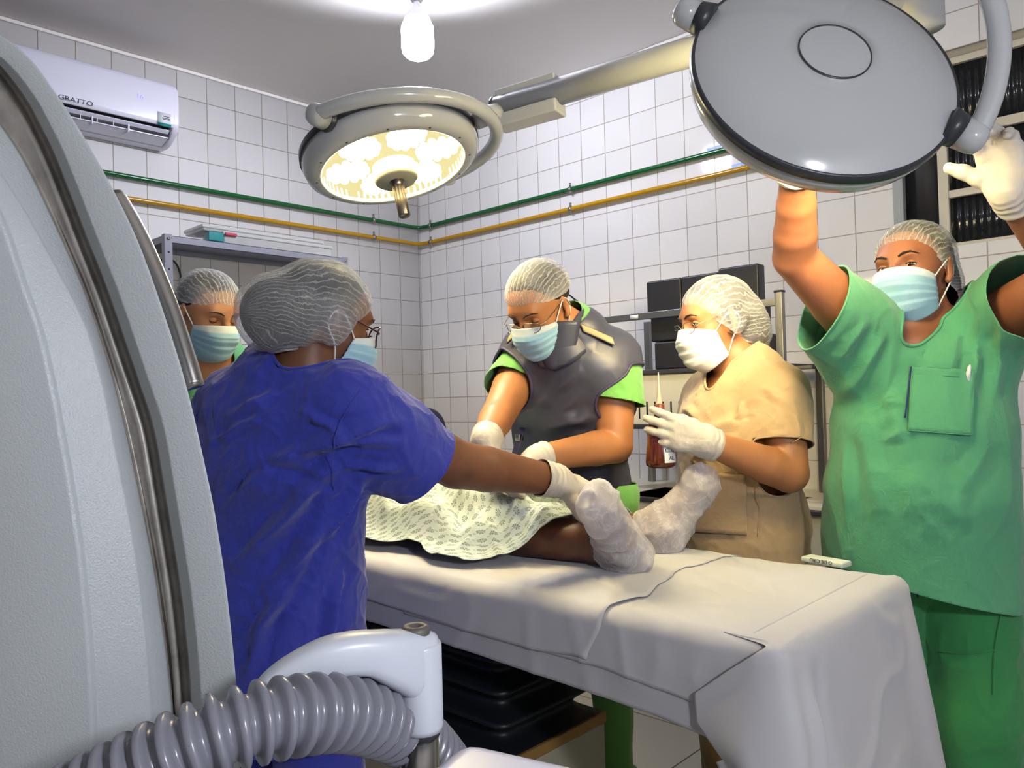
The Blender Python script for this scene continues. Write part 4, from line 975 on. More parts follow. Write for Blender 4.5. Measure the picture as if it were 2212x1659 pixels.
SKIN = {k: skin('skin ' + k, a, b) for k, a, b in (('deep', '7c4f34', '5f3a25'), ('brown', 'a1694a', '855238'), ('tan', 'b57c50', '9a6540'), ('light', 'b98560', 'a06c48'), ('dark', '6b4431', '4b2d1f'))}
class Head:
    def __init__(s, H, f, up, sc=1.):
        s.H = np.asarray(H); s.f = nrm(f); s.r = nrm(np.cross(s.f, up)); s.u = np.cross(s.r, s.f); s.sc = sc
    def w(s, x, y, z): return s.H + s.sc * (x * s.r + y * s.f + z * s.u)
    def loc(s, V): d = (V - s.H) / s.sc; return d @ s.r, d @ s.f, d @ s.u
    def wl(s, L): return np.array([s.w(*p) for p in L])
    def E(s, c, r, k=.02): return Ell(s.w(*c), np.array(r) * s.sc, (s.r, s.f, s.u), k * s.sc)
    def C(s, a, b, ra, rb, k=.02):
        m = lambda q: q * s.sc if np.isscalar(q) else tuple(x * s.sc for x in q)
        return Cone(s.w(*a), s.w(*b), m(ra), m(rb), s.r, k * s.sc)
    def prims(s):
        p = [s.E((0, -.014, .040), (.076, .094, .084)), s.C((0, .026, .032), (0, .038, -.072), (.066, .066), (.044, .046), .03),
             s.E((.034, .050, -.022), (.026, .028, .03), .03), s.E((-.034, .050, -.022), (.026, .028, .03), .03), s.E((0, .078, -.062), (.028, .02, .03), .03),
             s.C((-.034, .078, .034), (.034, .078, .034), .013, .013, .02), s.C((0, .092, .018), (0, .112, -.022), .0085, .0125, .014), s.E((.014, .097, -.028), (.009, .012, .008), .01), s.E((-.014, .097, -.028), (.009, .012, .008), .01)]
        for q in (1, -1):
            m = np.array([nrm(q * s.r * .82 - s.f * .55), nrm(s.f * .8 + q * s.r * .5 - s.u * .15), s.u]); m[1] = nrm(m[1] - m[0] * (m[0] @ m[1])); m[2] = np.cross(m[0], m[1])
            p.append(Ell(s.w(q * .080, -.010, .002), np.array([.008, .018, .031]) * s.sc, m, .006)); p.append(Ell(s.w(q * .076, -.004, -.026), np.array([.007, .009, .010]) * s.sc, m, .008))
        return p
    def subs(s):
        o = [s.E((q * .033, .094, .012), (.017, .012, .012), .012) for q in (1, -1)]
        return o + [s.E((q * .090, .0, .002), (.008, .010, .018), .006) for q in (1, -1)]
def face_parts(hd, root, sk, gaze=(0, 1, -.5), lid=.35, eyes=True):
    for q in (1, -1):
        c = hd.w(q * .033, .0735, .012); g = nrm(gaze[0] * hd.r + gaze[1] * hd.f + gaze[2] * hd.u); a, b = frame_of(g)
        V, F = lathe_arrays([(.0122 * math.sin(t), .0122 * math.cos(t)) for t in np.linspace(0, math.pi, 25)], c, g, 24); V = c + (V - c) * hd.sc
        me = mesh_np('eye', V, F); attr(me, 'er', np.degrees(np.arccos(np.clip((V - c) @ g / (.0122 * hd.sc), -1, 1))) / 90 * 1.15); link('eye', me, 'eye', root)
        for up in (1, -1):
            G = np.zeros((13, 9, 3)); e0 = (lid if up > 0 else -.42)
            for i, az in enumerate(np.linspace(-1.35, 1.35, 13)):
                for j, t in enumerate(np.linspace(0, 1, 9)):
                    el0 = e0 * (1 - .30 * (az / 1.35) ** 2) - (.25 if up > 0 else 0) * (az / 1.35) ** 2 * (1 if lid > 0 else 0); el = el0 + (up * 1.5 - el0) * t
                    d = math.cos(el) * (math.sin(az) * hd.r + math.cos(az) * hd.f) + math.sin(el) * hd.u
                    G[i, j] = c + hd.sc * (.0140 if j else .0134) * d
            el_ = grid_mesh('eyelid', G, sk, root)
            if up > 0: tube('eyelash', G[:, 0] + hd.f * .0006, [.0004] + [.0010] * 11 + [.0004], 'brow', el_, 6)
        tube('eyebrow', hd.wl([(q * .014, .0985, .032), (q * .026, .0985, .038), (q * .040, .0925, .0395), (q * .054, .080, .033)]), np.array([.0018, .0026, .0022, .0008]) * hd.sc, 'brow', root, 8)
def mask(hd, root, mat, wid=1.):
    nu, nv = 41, 45; G = np.zeros((nu, nv, 3)); v_ = np.linspace(0, 1, nv)
    yc = np.interp(v_, [0, .12, .30, .55, .80, 1], [.111, .120, .131, .124, .110, .070]); zc = np.interp(v_, [0, .12, .30, .55, .8, 1], [.006, -.010, -.026, -.064, -.104, -.128])
    ysd = np.interp(v_, [0, .5, 1], [.042, .030, .016]); zs = np.interp(v_, [0, 1], [-.018, -.092]); xs = np.interp(v_, [0, .5, 1], [.070, .066, .060]) * wid
    for i, u in enumerate(np.linspace(-1, 1, nu)):
        k = abs(u); x = xs * np.sin(u * math.pi / 2 * .96) / math.sin(math.pi / 2 * .96); y = yc - (yc - ysd) * k ** 2.3; z = zc * (1 - k ** 2) + zs * k ** 2
        pl = sum(np.clip((v_ - c) / .03, 0, 1) * np.clip(1 - (v_ - c) / .17, 0, 1) for c in (.34, .50, .66)) * .0045 * (1 - .4 * k)
        cr = .0016 * np.sin(v_ * 9 + u * 7 + 1) * (1 - k)
        nx, ny = math.sin(u * 1.2), math.cos(u * 1.2)
        for j in range(nv): G[i, j] = hd.w(x[j] + nx * (pl[j] + cr[j]), y[j] + ny * (pl[j] + cr[j]), z[j] - pl[j] * .5)
    o = grid_mesh('face_mask', G, mat, root, None, .0012); attr(o.data, 'mv', np.tile(v_, nu))
    for q in (1, -1):
        tube('ear_loop', resample(hd.wl([(q * .069 * wid, .043, -.020), (q * .078, .020, .006), (q * .083, -.006, .026), (q * .082, -.024, .012), (q * .080, -.024, -.014), (q * .076, .0, -.045), (q * .060 * wid, .018, -.088)]), 30), .0017, 'elastic', o, 8)
    return o
def capset(hd, root, fz, nz, bun=None, puff=.010, pole=(0, 1, 0), cnt=46, hair=True, wr=.0022, side=0., ear=0.):
    """fz/nz: height of the elastic at forehead / nape"""
    nm = nrm((0, nz - fz, .20)); nm = np.array([side, (fz - nz) / .2 * 1., 1.]); 
    def g(V): x, y, z = hd.loc(V); return ((fz + nz) / 2 + (fz - nz) / .2 * y + side * x - ear * np.exp(-((y + .005) / .045) ** 2)) - z
    base = [hd.E((0, -.014, .042), (.079, .097, .086), .03)]
    if bun: base += [hd.E(c, r, .03) for c, r in bun]
    hb = list(base)
    if ear: base += [hd.E((q * .080, -.008, .0), (.010, .026, .040), .03) for q in (1, -1)]
    if hair:
        V, F = Field([p.grow(.002) for p in hb], .0045).mesh(1)
        def gh(V):
            x, y, z = hd.loc(V); return np.maximum(g(V) - (0 if bun else .016) * np.clip((.03 - y) / .05, 0, 1), (z * 0 + y - .086))
        V, F = clip(V, F, gh(V) + (.006 if bun else 0)); V = V + .0016 * normals(V, F) * pnoise(V * 150)[:, None]; link('hair', mesh_np('hair', V, F), 'hair', root)
    V, F = Field([p.grow(puff) for p in base], .0045).mesh(2); N = normals(V, F)
    x, y, z = hd.loc(V); e = g(V); ed = np.exp(-np.maximum(-e, 0) / .006)
    px, py, pz = hd.loc(V); ang = np.arctan2(px, np.maximum(pz + .035, -.02) + .0)
    pin = np.exp(-np.maximum(-e, 0) / .014) * (puff - .003)
    V2 = V - N * pin[:, None] + N * (.0011 * np.sin(ang * cnt + 5 * pnoise(V * 22)) * (.4 + .6 * ed) + .004 * fbm(V * 16, 3))[:, None]
    V, F = clip(V2, F, g(V2))
    me = mesh_np('surgical_cap', V, F); px, py, pz = hd.loc(V); attr(me, 'pleat', np.arctan2(px, np.maximum(pz + .035, -.02)) * cnt * .62); attr(me, 'edge', np.exp(-np.maximum(-g(V), 0) / .007))
    return link('surgical_cap', me, 'cap', root)
def glasses(hd, root, mat, rim=.0012, w=.026, h=.017, lens=True, dark_low=False):
    fr = None; bm = bmesh.new(); th = np.linspace(0, 2 * math.pi, 33)
    rims = []
    for q in (1, -1):
        L = [(q * .034 + w * np.sign(math.cos(t)) * abs(math.cos(t)) ** .7, .1085 - .012 * abs(math.cos(t)) ** 2 * (1 if math.cos(t) * q > 0 else .15), .004 + h * np.sign(math.sin(t)) * abs(math.sin(t)) ** .7) for t in th]
        rims.append(L); bm_arrays(bm, *tube_arrays(hd.wl(L), rim, 8))
    bm_arrays(bm, *tube_arrays(resample(hd.wl([(-.010, .1085, .009), (0, .1165, .012), (.010, .1085, .009)]), 8), rim, 8))
    fr = from_bm('glasses', bm, mat, root)
    for q, L in zip((1, -1), rims):
        tube('temple', resample(hd.wl([(q * .060, .101, .008), (q * .074, .085, .010), (q * .081, .0, .020), (q * .083, -.02, .008), (q * .082, -.028, -.012)]), 20), rim * 1.1, mat, fr, 8)
        if lens:
            pts = hd.wl(L[:-1]); c = pts.mean(0); V = np.vstack([pts, [c]]); F = np.array([(i, (i + 1) % 32, 32) for i in range(32)]); link('lens', mesh_np('lens', V, F), 'spec_lens', fr)
    return fr
def hand(W, d, n, s, curl, thumb=((.75, .62, .2), (.95, .25, .15), (.95, .05, .25)), size=1., spread=.10, inset=0.):
    d = nrm(d); n = nrm(n - d * (n @ d)); q = np.cross(d, n); s = q if q @ np.asarray(s) > 0 else -q; W = np.asarray(W); z = size; o = []
    kn = [(.030, .086), (.010, .090), (-.011, .086), (-.029, .078)]; Ls = [(.040, .025, .021), (.044, .028, .022), (.041, .026, .021), (.033, .020, .018)]; Rr = [.0092, .0094, .009, .0078]
    for i, (a, l) in enumerate(kn):
        K = W + z * (l * d + a * s); o.append(Cone(W + z * (a * .55 * s + .004 * d), K, z * .0150 - inset, z * .0118 - inset, None, .022))
        t = 0.; p = K; c = curl[i] if len(curl) > 1 else curl[0]
        for j in range(3):
            t += c[j]; dr = math.cos(t) * d + math.sin(t) * n + spread * (1.5 - i) * s * .6; dr = nrm(dr); e = p + z * Ls[i][j] * dr; r0 = Rr[i] * (1 - .09 * j); o.append(Cone(p, e, z * r0 - inset, z * r0 * .92 - inset, None, .007 if j else .012)); p = e
    p = W + z * (.022 * d + .022 * s); o.append(Cone(W + z * .008 * d + z * .008 * s, p, z * .017 - inset, z * .0165 - inset, None, .02))
    for (cs, cd, cn), l, r in zip([(t[0], t[1], t[2]) for t in thumb], (.044, .032, .026), (.0135, .0112, .0100)):
        dr = nrm(cs * s + cd * d + cn * n); e = p + z * l * dr; o.append(Cone(p, e, z * r - inset, z * r * .9 - inset, None, .014)); p = e
    return o
def glove(root, hp, wrist, fore, r, cuff=.05, h=.0026):
    a = nrm(np.asarray(fore) - wrist); end = wrist + a * cuff
    pr = [p.grow(.0012) for p in hp] + [Cone(wrist - a * .012, wrist + a * (cuff + .03), r * .98, r * 1.20, None, .02)]
    V, F = Field(pr, h).mesh(1); N = normals(V, F); t = (V - wrist) @ a
    wr_ = .0014 * np.sin(t * 420 + 5 * pnoise(V * 30)) * np.clip((t + .03) / .03, 0, 1) + .0016 * fbm(V * 55, 2)
    V = V + N * wr_[:, None]; V, F = clip(V, F, t_clip(V, end, a)); o = link('glove', mesh_np('glove', V, F), 'glove', root)
    s = o.modifiers.new('s', 'SOLIDIFY'); s.thickness = .001; s.offset = 1; return o
def t_clip(V, end, a): return (V - end) @ a
def chain(pts, k=.03): return [Cone(a, b, ra, rb, None, k if i == 0 else .006) for i, ((a, ra), (b, rb)) in enumerate(zip(pts[:-1], pts[1:]))]
def torso(rings, lat, k=.05): return [Cone(a, b, ra, rb, lat, .016) for (a, ra), (b, rb) in zip(rings[:-1], rings[1:])]
def legs(hipc, lat, a, zk, foot_f, spread=.10, r=(.085, .06, .05, .04), shift=(0, 0)):
    o = []
    for q in (1, -1):
        hp = np.asarray(hipc) + lat * q * spread; kn = hp * (1, 1, 0) + np.array([0, 0, zk]) + foot_f * .02 + np.array([*shift, 0]) * .5; an = hp * (1, 1, 0) + np.array([0, 0, .085]) + np.array([*shift, 0])
        o += [Cone(hp, kn, r[0], r[1], None, .03), Cone(kn, an + (kn - an) * .6, r[1] * .95, r[2] * 1.1, None, .02), Cone(an + (kn - an) * .6, an, r[2] * 1.1, r[3], None, .02), Cone(an + (0, 0, -.045), an + foot_f * .15 + (0, 0, -.06), .034, .024, None, .02)]
    return o
def shoes(root, hipc, lat, foot_f, spread, mat, shift=(0, 0)):
    for q in (1, -1):
        an = np.asarray(hipc) * (1, 1, 0) + lat * q * spread + np.array([*shift, 0]); V, F = Field([Cone(an + (0, 0, .045), an + foot_f * .17 + (0, 0, .036), .043, .034, None, .02), Cone(an + (0, 0, .05), an + (0, 0, .09), .043, .045, None, .02)], .006).mesh(2)
        V[:, 2] = np.maximum(V[:, 2], .002); link('shoe', mesh_np('shoe', V, F), mat, root)
def trousers(root, hipc, lat, a, zk, foot_f, mat, top, spread=.10, r=(.105, .085, .078, .072), shift=(0, 0), ring=None, amp=.006, zbot=.09):
    o = []
    for q in (1, -1):
        hp = np.asarray(hipc) + lat * q * spread; kn = hp * (1, 1, 0) + np.array([0, 0, zk]) + foot_f * .02 + np.array([*shift, 0]) * .5; an = hp * (1, 1, 0) + np.array([0, 0, .05]) + np.array([*shift, 0])
        o += [Cone(hp, kn, r[0], r[1], None, .03), Cone(kn, an, r[1], r[3], None, .02)]
    o += [Cone(np.asarray(hipc) + (0, 0, .0), np.asarray(hipc) + (0, 0, .12), (ring or a), (ring or a), lat, .05)]
    return cloth('trousers', o, .007, mat, root, [lambda V: V[:, 2] - top, lambda V: zbot - V[:, 2]], amp=amp, scale=6, stretch=[[1, 0, 0], [0, 1, 0], [0, 0, .55]])
def body(root, prims, subs, sk, h=.0048, marks=()):
    V, F = Field(prims, h, subs=subs).mesh(1); me = mesh_np('body', V, F); k = np.zeros(len(V))
    for p, r, a in marks: k = np.maximum(k, a * np.exp(-((V - p) ** 2).sum(1) / r ** 2))
    attr(me, 'mark', k); return link('body', me, sk, root)
def loops(V, F):
    e = np.sort(edges_of(F), 1); u, c = np.unique(e, axis=0, return_counts=True); b = u[c == 1]; nb = {}
    for i, j in b: nb.setdefault(int(i), []).append(int(j)); nb.setdefault(int(j), []).append(int(i))
    seen = set(); out = []
    for s0 in nb:
        if s0 in seen: continue
        lp = [s0]; seen.add(s0); cur = s0
        while True:
            nx = [x for x in nb[cur] if x not in seen]
            if not nx: break
            cur = nx[0]; seen.add(cur); lp.append(cur)
        out.append(V[lp])
    return out
def edge_binding(o, near, r, mat, name='binding', smooth=6):
    me = o.data; V = np.empty(len(me.vertices) * 3, f4); me.vertices.foreach_get('co', V); F = np.empty(len(me.loops), np.int32); me.loops.foreach_get('vertex_index', F)
    L = loops(V.reshape(-1, 3).astype(float), F.reshape(-1, 3)); L = [l for l in L if len(l) > 20]; l = L[int(np.argmin([np.linalg.norm(q.mean(0) - near) for q in L]))]
    d = np.concatenate([[0], np.cumsum(np.linalg.norm(np.diff(np.vstack([l, l[:1]]), axis=0), axis=1))]); s_ = np.linspace(0, d[-1], 120, endpoint=False); q = np.stack([np.interp(s_, d, np.append(l[:, i], l[0, i])) for i in range(3)], 1)
    for _ in range(smooth): q = .25 * np.roll(q, 1, 0) + .5 * q + .25 * np.roll(q, -1, 0)
    return tube(name, np.vstack([q, q[:2]]), r, mat, o, 8)
def sleeve_clip(S, E, Q, rad):
    a = nrm(np.asarray(E) - S)
    def g(V):
        t = (V - Q) @ a; w = V - Q - t[:, None] * a; return np.minimum(t, rad - np.linalg.norm(w, axis=1))
    return g
def neck_clip(*cones):
    def g(V):
        d = np.full(len(V), 1.)
        for c in cones: d = np.minimum(d, c.ev(V[:, 0], V[:, 1], V[:, 2]))
        return -d
    return g
def sl_clip(Q, cn, sl, tr):
    def g(V):
        x, y, z = V.T; ds = np.min([p.ev(x, y, z) for p in sl], 0); dt = np.min([p.ev(x, y, z) for p in tr], 0)
        return np.minimum((V - Q) @ cn, (dt - ds))
    return g
def seam(name, pts, r, mat, par): return tube(name, resample(pts, 30), r, mat, par, 6)
def project_on(obj, pts, eye=CAM, off=.0015):
    """nearest surface points on a mesh along rays from eye through pts"""
    me = obj.data; V = np.empty(len(me.vertices) * 3, f4); me.vertices.foreach_get('co', V); V = V.reshape(-1, 3); out = []
    d0 = V - eye; dn = np.linalg.norm(d0, axis=1); du = d0 / dn[:, None]
    for p in pts:
        u = nrm(np.asarray(p) - eye); c = du @ u; i = np.where(c > 1 - 2e-5)[0]
        if len(i) == 0: i = np.array([np.argmax(c)])
        j = i[np.argmin(dn[i])]; out.append(eye + u * (dn[j] - off))
    return np.array(out)
MAT['blue_scrub'] = fabric('royal blue cotton', '2b37a0', var=.10); MAT['green_scrub'] = fabric('green cotton', '4f9b72', var=.10); MAT['lime_scrub'] = fabric('lime green cotton', '68a652', var=.08)
MAT['green_pants'] = fabric('leaf green cotton', '2f8548', var=.10); MAT['beige'] = fabric('beige linen', 'b59a72', var=.09); MAT['khaki'] = fabric('khaki trousers', '8a744c', var=.08)
MAT['lead'] = plain('lead apron vinyl', '3e4050', .42, var=.10, bump=.35, bscale=60); MAT['lead_trim'] = plain('purple binding', '3a3556', .6); MAT['strap_label'] = plain('cream strap label', '9a8f68', .6); MAT['navy_trim'] = plain('navy piping', '14226e', .6)
MAT['dark_shoe'] = plain('dark shoe', '2a2220', .5)
def clear_of(prims, d): return [p.grow(d) for p in prims]
# ================================================================= woman in royal blue, reaching over the table
def blue_woman():
    ff = D(.5, .87, 0); lat = D(.87, -.5, 0)
    root = thing('person', P(600, 1290, 1.66) * (1, 1, 0), 'person in royal blue scrubs seen from behind, gloved arm reaching to the feet', 'person')
    hip = P(596, 1290, 1.66); hip[2] = .88
    rings = [(hip, (.175, .135)), (P(606, 1130, 1.64), (.168, .125)), (P(610, 990, 1.62), (.188, .128)), (P(608, 905, 1.60), (.183, .108))]
    up = [(P(605, 900, 1.60), (.17, .10)), (P(622, 842, 1.58), (.115, .075)), (P(660, 806, 1.57), (.066, .062))]
    hd = Head(P(698, 704, 1.575), D(.74, .62, -.26), nrm(ZZ + .22 * D(.8, .5, 0)), .95)
    Nk = P(660, 806, 1.57)
    S, E, W = P(752, 880, 1.52), P(985, 1003, 1.655), P(1192, 1036, 1.80)
    F1 = E + (W - E) * .3
    armR = [(S, .072), (S + (E - S) * .5, .060), (E, .051), (F1, .049), (W, .0345)]
    S2 = P(492, 908, 1.69); E2 = P(560, 1075, 1.80); W2 = P(640, 1090, 1.96)
    armL = [(S2, .070), (E2, .048), (E2 + (W2 - E2) * .3, .046), (W2, .034)]
    dR = nrm(P(1312, 1062, 1.88) - W); hR = dict(d=dR, n=D(.05, .35, -.9), s=D(.3, -.9, -.2), curl=[(.15, .35, .3), (.25, .4, .3), (.35, .4, .3), (.45, .4, .3)], thumb=((.45, .7, .75), (.2, .8, .7), (.1, .8, .6)))
    dL = nrm(W2 - E2); hL = dict(d=D(.25, .85, -.45), n=D(0, .2, -1), s=D(.9, -.3, 0), curl=[(.2, .4, .3)])
    bp = clear_of(torso(rings, lat), -.013) + torso(up, lat, .04) + [Cone(Nk, hd.w(0, -.02, -.03), .060, .055, None, .03)] + chain(armR) + chain(armL) + hd.prims() + hand(W, inset=.0012, **hR) + hand(W2, inset=.0012, **hL) + legs(hip, lat, .1, .48, ff)
    sk = SKIN['deep']; body(root, bp, hd.subs(), sk, marks=[(P(1018, 1034, 1.61), .014, .75), (P(1030, 1020, 1.61), .010, .4), (P(1006, 1000, 1.62), .009, .5)])
    face_parts(hd, root, sk, (0, 1, -.35), .35); mask(hd, root, 'mask_blue'); glasses(hd, root, 'wire_dark', .0017, .027, .024)
    capset(hd, root, .060, -.092, [((0, -.108, -.004), (.070, .066, .066)), ((0, -.085, -.035), (.060, .05, .045))], .013, cnt=52, ear=.05)
    glove(root, hand(W, **hR), W, E, .0375, .035); glove(root, hand(W2, **hL), W2, E2, .036, .05)
    # top
    Q = P(908, 1010, 1.615); ax = nrm(E - S); ax = nrm(ax + .42 * D(-.2, .1, .35) * 0)
    ca = nrm(np.array(P(850, 1066, 1.60) - P(962, 948, 1.60))); cn = nrm(ax - ca * (ax @ ca))
    sl = [Cone(S, S + (Q - S) * .55, .090, .088, None, .05), Cone(S + (Q - S) * .55, Q + ax * .09, .088, .0835, None, .03), Cone(S2, E2, .080, .078, None, .05)]
    TR = clear_of(torso(rings, lat) + torso(up[:2], lat), .014)
    tp = clear_of(torso(rings, lat), .014) + [Cone(hip, hip * (1, 1, 0) + (0, 0, .56), (.195, .155), (.205, .165), lat, .04)] + clear_of(torso(up[:2], lat, .04), .012) + [Cone(P(622, 842, 1.58), P(650, 814, 1.572), (.118, .078), (.085, .07), lat, .03)] + sl
    f = []
    R = lambda a, b, z1=0, z2=0, w=.012, am=.008: f.append((a, b, w * .85, am * 2.3))
    R((880, 900), (560, 1010), 1.50, 1.52, .016, .010); R((730, 1000), (500, 1240), 1.49, 1.54, .017, .012); R((720, 1060), (560, 1000), 1.49, 1.52, .012, -.007)
    R((790, 1030), (700, 1180), 1.51, 1.52, .014, .010); R((740, 1090), (540, 1330), 1.50, 1.56, .016, .011); R((600, 840), (480, 905), 1.50, 1.56, .012, .005)
    R((560, 900), (450, 960), 1.53, 1.6, .010, .006); R((690, 1190), (500, 1420), 1.51, 1.56, .014, .009); R((740, 1230), (700, 1440), 1.53, 1.55, .012, .010); R((640, 880), (760, 960), 1.49, 1.48, .010, .005)
    R((880, 960), (720, 960), 1.52, 1.48, .012, .007); R((870, 1020), (740, 1010), 1.53, 1.48, .010, .006); R((600, 1290), (520, 1480), 1.54, 1.56, .013, .008); R((560, 1000), (470, 1080), 1.53, 1.58, .012, -.006)
    tops = cloth('scrub_top', tp, .0052, 'blue_scrub', root,
        [lambda V: .575 - V[:, 2], sl_clip(Q, cn, sl[:2], TR), sl_clip(S2 + (E2 - S2) * .8, nrm(E2 - S2), [q for q in sl if np.allclose(q.A, S2)], TR),
         neck_clip(Cone(P(664, 797, 1.57), P(700, 715, 1.57), .083, .10), Cone(P(664, 802, 1.57), P(696, 850, 1.70), .080, .05))],
        folds=f, amp=.0062, scale=6.5, stretch=np.array([[1, .5, .4], [-.5, 1, .2], [-.2, -.2, .7]]) * 1.3)
    edge_binding(tops, P(664, 800, 1.57), .0035, 'blue_scrub', 'neckband', 14); edge_binding(tops, Q, .0022, 'blue_scrub', 'sleeve_hem', 10)
    for nm, pts in (('shoulder_seam', [(782, 838), (752, 880), (728, 930), (722, 960), (718, 1020), (722, 1060)]),):
        q = project_on(tops, [P(x, y, 1.5) for x, y in pts]); seam('sleeve_seam', q, .0008, 'blue_scrub', tops)
    q = project_on(tops, [P(x, y, 1.5) for x, y in [(828, 1060), (870, 1030), (910, 990), (940, 955)]])
    trousers(root, hip, lat, .18, .48, ff, 'blue_scrub', .80, .095); shoes(root, hip, lat, ff, .10, 'dark_shoe')
    return root
blue_woman()
# ================================================================= woman in green holding the second lamp up
def green_woman():
    ff = D(-.30, -.95, 0); lat = D(-.95, .30, 0)
    hip = P(1985, 1180, 1.94); hip[2] = .87
    root = thing('person', hip * (1, 1, 0), 'person in green scrubs with both arms raised, holding the big lamp', 'person')
    rings = [(hip, (.200, .160)), (P(1985, 1060, 1.92), (.196, .165)), (P(1990, 930, 1.92), (.186, .155)), (P(1995, 805, 1.92), (.180, .118))]
    up = [(P(1990, 805, 1.92), (.19, .115)), (P(1988, 725, 1.935), (.145, .078)), (P(1984, 705, 1.94), (.068, .065))]
    hd = Head(P(1974, 594, 1.915), D(-.80, -.60, .03), nrm(ZZ + .10 * D(-1, 0, 0)), 1.0)
    S, E, W = P(1868, 715, 1.89), P(1716, 556, 1.765), P(1722, 376, 1.60)
    armR = [(S, .070), (S + (E - S) * .4, .060), (E, .047), (E + (W - E) * .3, .046), (E + (W - E) * .65, .040), (W, .033)]
    S2, E2, W2 = P(2120, 715, 1.93), P(2320, 592, 1.62), P(2192, 424, 1.52)
    armL = [(S2, .072), (E2, .050), (E2 + (W2 - E2) * .3, .046), (W2, .034)]
    hR = dict(d=D(.12, -.40, .9), n=D(.25, -.9, -.1), s=D(1, 0, 0), curl=[(.5, .9, .6)])
    hL = dict(d=D(-.24, .05, .97), n=D(-.80, -.58, .1), s=D(-.55, .8, 0), curl=[(.55, .75, .55), (.35, .95, .6), (.25, 1.05, .7), (.2, 1.1, .7)], thumb=((.55, .75, .25), (.6, .75, .3), (.65, .6, .45)), spread=.05, size=1.0)
    bp = clear_of(torso(rings, lat), -.013) + torso(up, lat, .04) + [Cone(P(1984, 705, 1.94), hd.w(0, -.02, -.04), .064, .058, None, .03), Cone(P(1958, 700, 1.89), hd.w(0, .035, -.085), .05, .03, None, .03)] + chain(armR) + chain(armL) + hd.prims() + hand(W, inset=.0012, **hR) + hand(W2, inset=.0012, **hL) + legs(hip, lat, .1, .47, ff, .11)
    sk = SKIN['brown']; body(root, bp, hd.subs(), sk)
    face_parts(hd, root, sk, (-.25, 1, -.45), .22); mask(hd, root, 'mask_blue')
    capset(hd, root, .078, -.075, [((0, -.075, -.025), (.070, .055, .075))], .010, cnt=60)
    glove(root, hand(W, **hR), W, E, .036, .010); glove(root, hand(W2, **hL), W2, E2, .0365, .022)
    Q = P(1776, 668, 1.84); sa = nrm(E - S); Q2 = S2 + (E2 - S2) * .62
    cn = D(-.90, -.1, .34)
    sl = [Cone(S, Q + sa * .06, .095, .092, None, .06), Cone(S2, Q2 + (E2 - S2) * .2, .108, .105, None, .06), Cone(P(1850, 790, 1.90), P(1786, 722, 1.86), .075, .055, None, .05)]
    hemc = hip * (1, 1, 0) + (0, 0, .80)
    TR = clear_of(torso(rings, lat) + torso(up[:2], lat), .014)
    tp = clear_of(torso(rings, lat), .016) + [Cone(hip, hemc + (0, 0, -.06), (.216, .178), (.224, .184), lat, .04)] + clear_of(torso(up[:2], lat, .04), .013) + [Cone(P(1988, 725, 1.935), P(1984, 712, 1.94), (.15, .09), (.10, .08), lat, .03)] + sl
    f = []
    R = lambda a, b, z1=0, z2=0, w=.014, am=.010: f.append((a, b, w, am))
    R((1880, 690), (1800, 800), 1.78, 1.82); R((1920, 720), (1830, 860), 1.78, 1.78, .016, .012); R((1900, 780), (1960, 1000), 1.76, 1.74, .02, .008); R((2080, 690), (2030, 900), 1.80, 1.74, .016, .012)
    R((2120, 680), (2100, 880), 1.80, 1.76, .015, .014); R((2170, 680), (2150, 860), 1.80, 1.80, .016, .012); R((2040, 730), (1990, 840), 1.80, 1.76, .014, .008); R((1850, 900), (1900, 1120), 1.78, 1.76, .02, .009)
    R((1960, 1000), (2100, 1150), 1.74, 1.76, .024, .012); R((1900, 1000), (2060, 1190), 1.74, 1.76, .022, .008); R((2150, 950), (2060, 1090), 1.78, 1.74, .02, .007); R((1820, 950), (1830, 1150), 1.82, 1.82, .016, .009); R((1900, 860), (1960, 870), 1.75, 1.75, .010, .007); R((1900, 960), (1955, 920), 1.75, 1.75, .012, .008)
    f += [(P(1780 + 6 * k, 640 + 26 * k, 1.80), P(1800 + 9 * k, 650 + 24 * k, 1.80), .006, .004) for k in range(5)]
    zl = lambda V: hemc[2] - .035 + .5 * np.clip(-((V - hip) @ lat) , -.3, .3) * -.0 + .05 * np.clip(((V - hip) @ lat) / .2, -1, 1)
    top = cloth('scrub_top', tp, .0054, 'green_scrub', root, [lambda V: zl(V) - V[:, 2], sl_clip(Q, cn, [sl[0], sl[2]], TR), sl_clip(Q2, nrm(E2 - S2), [q for q in sl if np.allclose(q.A, S2)], TR),
        neck_clip(Cone(P(1984, 700, 1.93), P(1984, 640, 1.93), .086, .12), Cone(P(1978, 690, 1.85), P(1968, 760, 1.75), .056, .003))], folds=f, amp=.0045, scale=5.5, stretch=np.array([[1, .2, 0], [-.2, 1, 0], [0, 0, .55]]))
    edge_binding(top, Q, .0025, 'green_scrub', 'sleeve_hem', 8); edge_binding(top, P(1975, 700, 1.88), .004, 'green_scrub', 'neckband', 3)
    # pocket, piping, pen
    u_, v_ = np.meshgrid(np.linspace(0, 1, 16), np.linspace(0, 1, 18), indexing='ij')
    c00, c10, c11, c01 = (1968, 790), (2105, 800), (2100, 940), (1962, 930)
    px = (1 - u_) * (1 - v_) * c00[0] + u_ * (1 - v_) * c10[0] + u_ * v_ * c11[0] + (1 - u_) * v_ * c01[0]; py = (1 - u_) * (1 - v_) * c00[1] + u_ * (1 - v_) * c10[1] + u_ * v_ * c11[1] + (1 - u_) * v_ * c01[1]
    q = project_on(top, [P(a, b, 1.75) for a, b in zip(px.ravel(), py.ravel())], off=.0035).reshape(16, 18, 3)
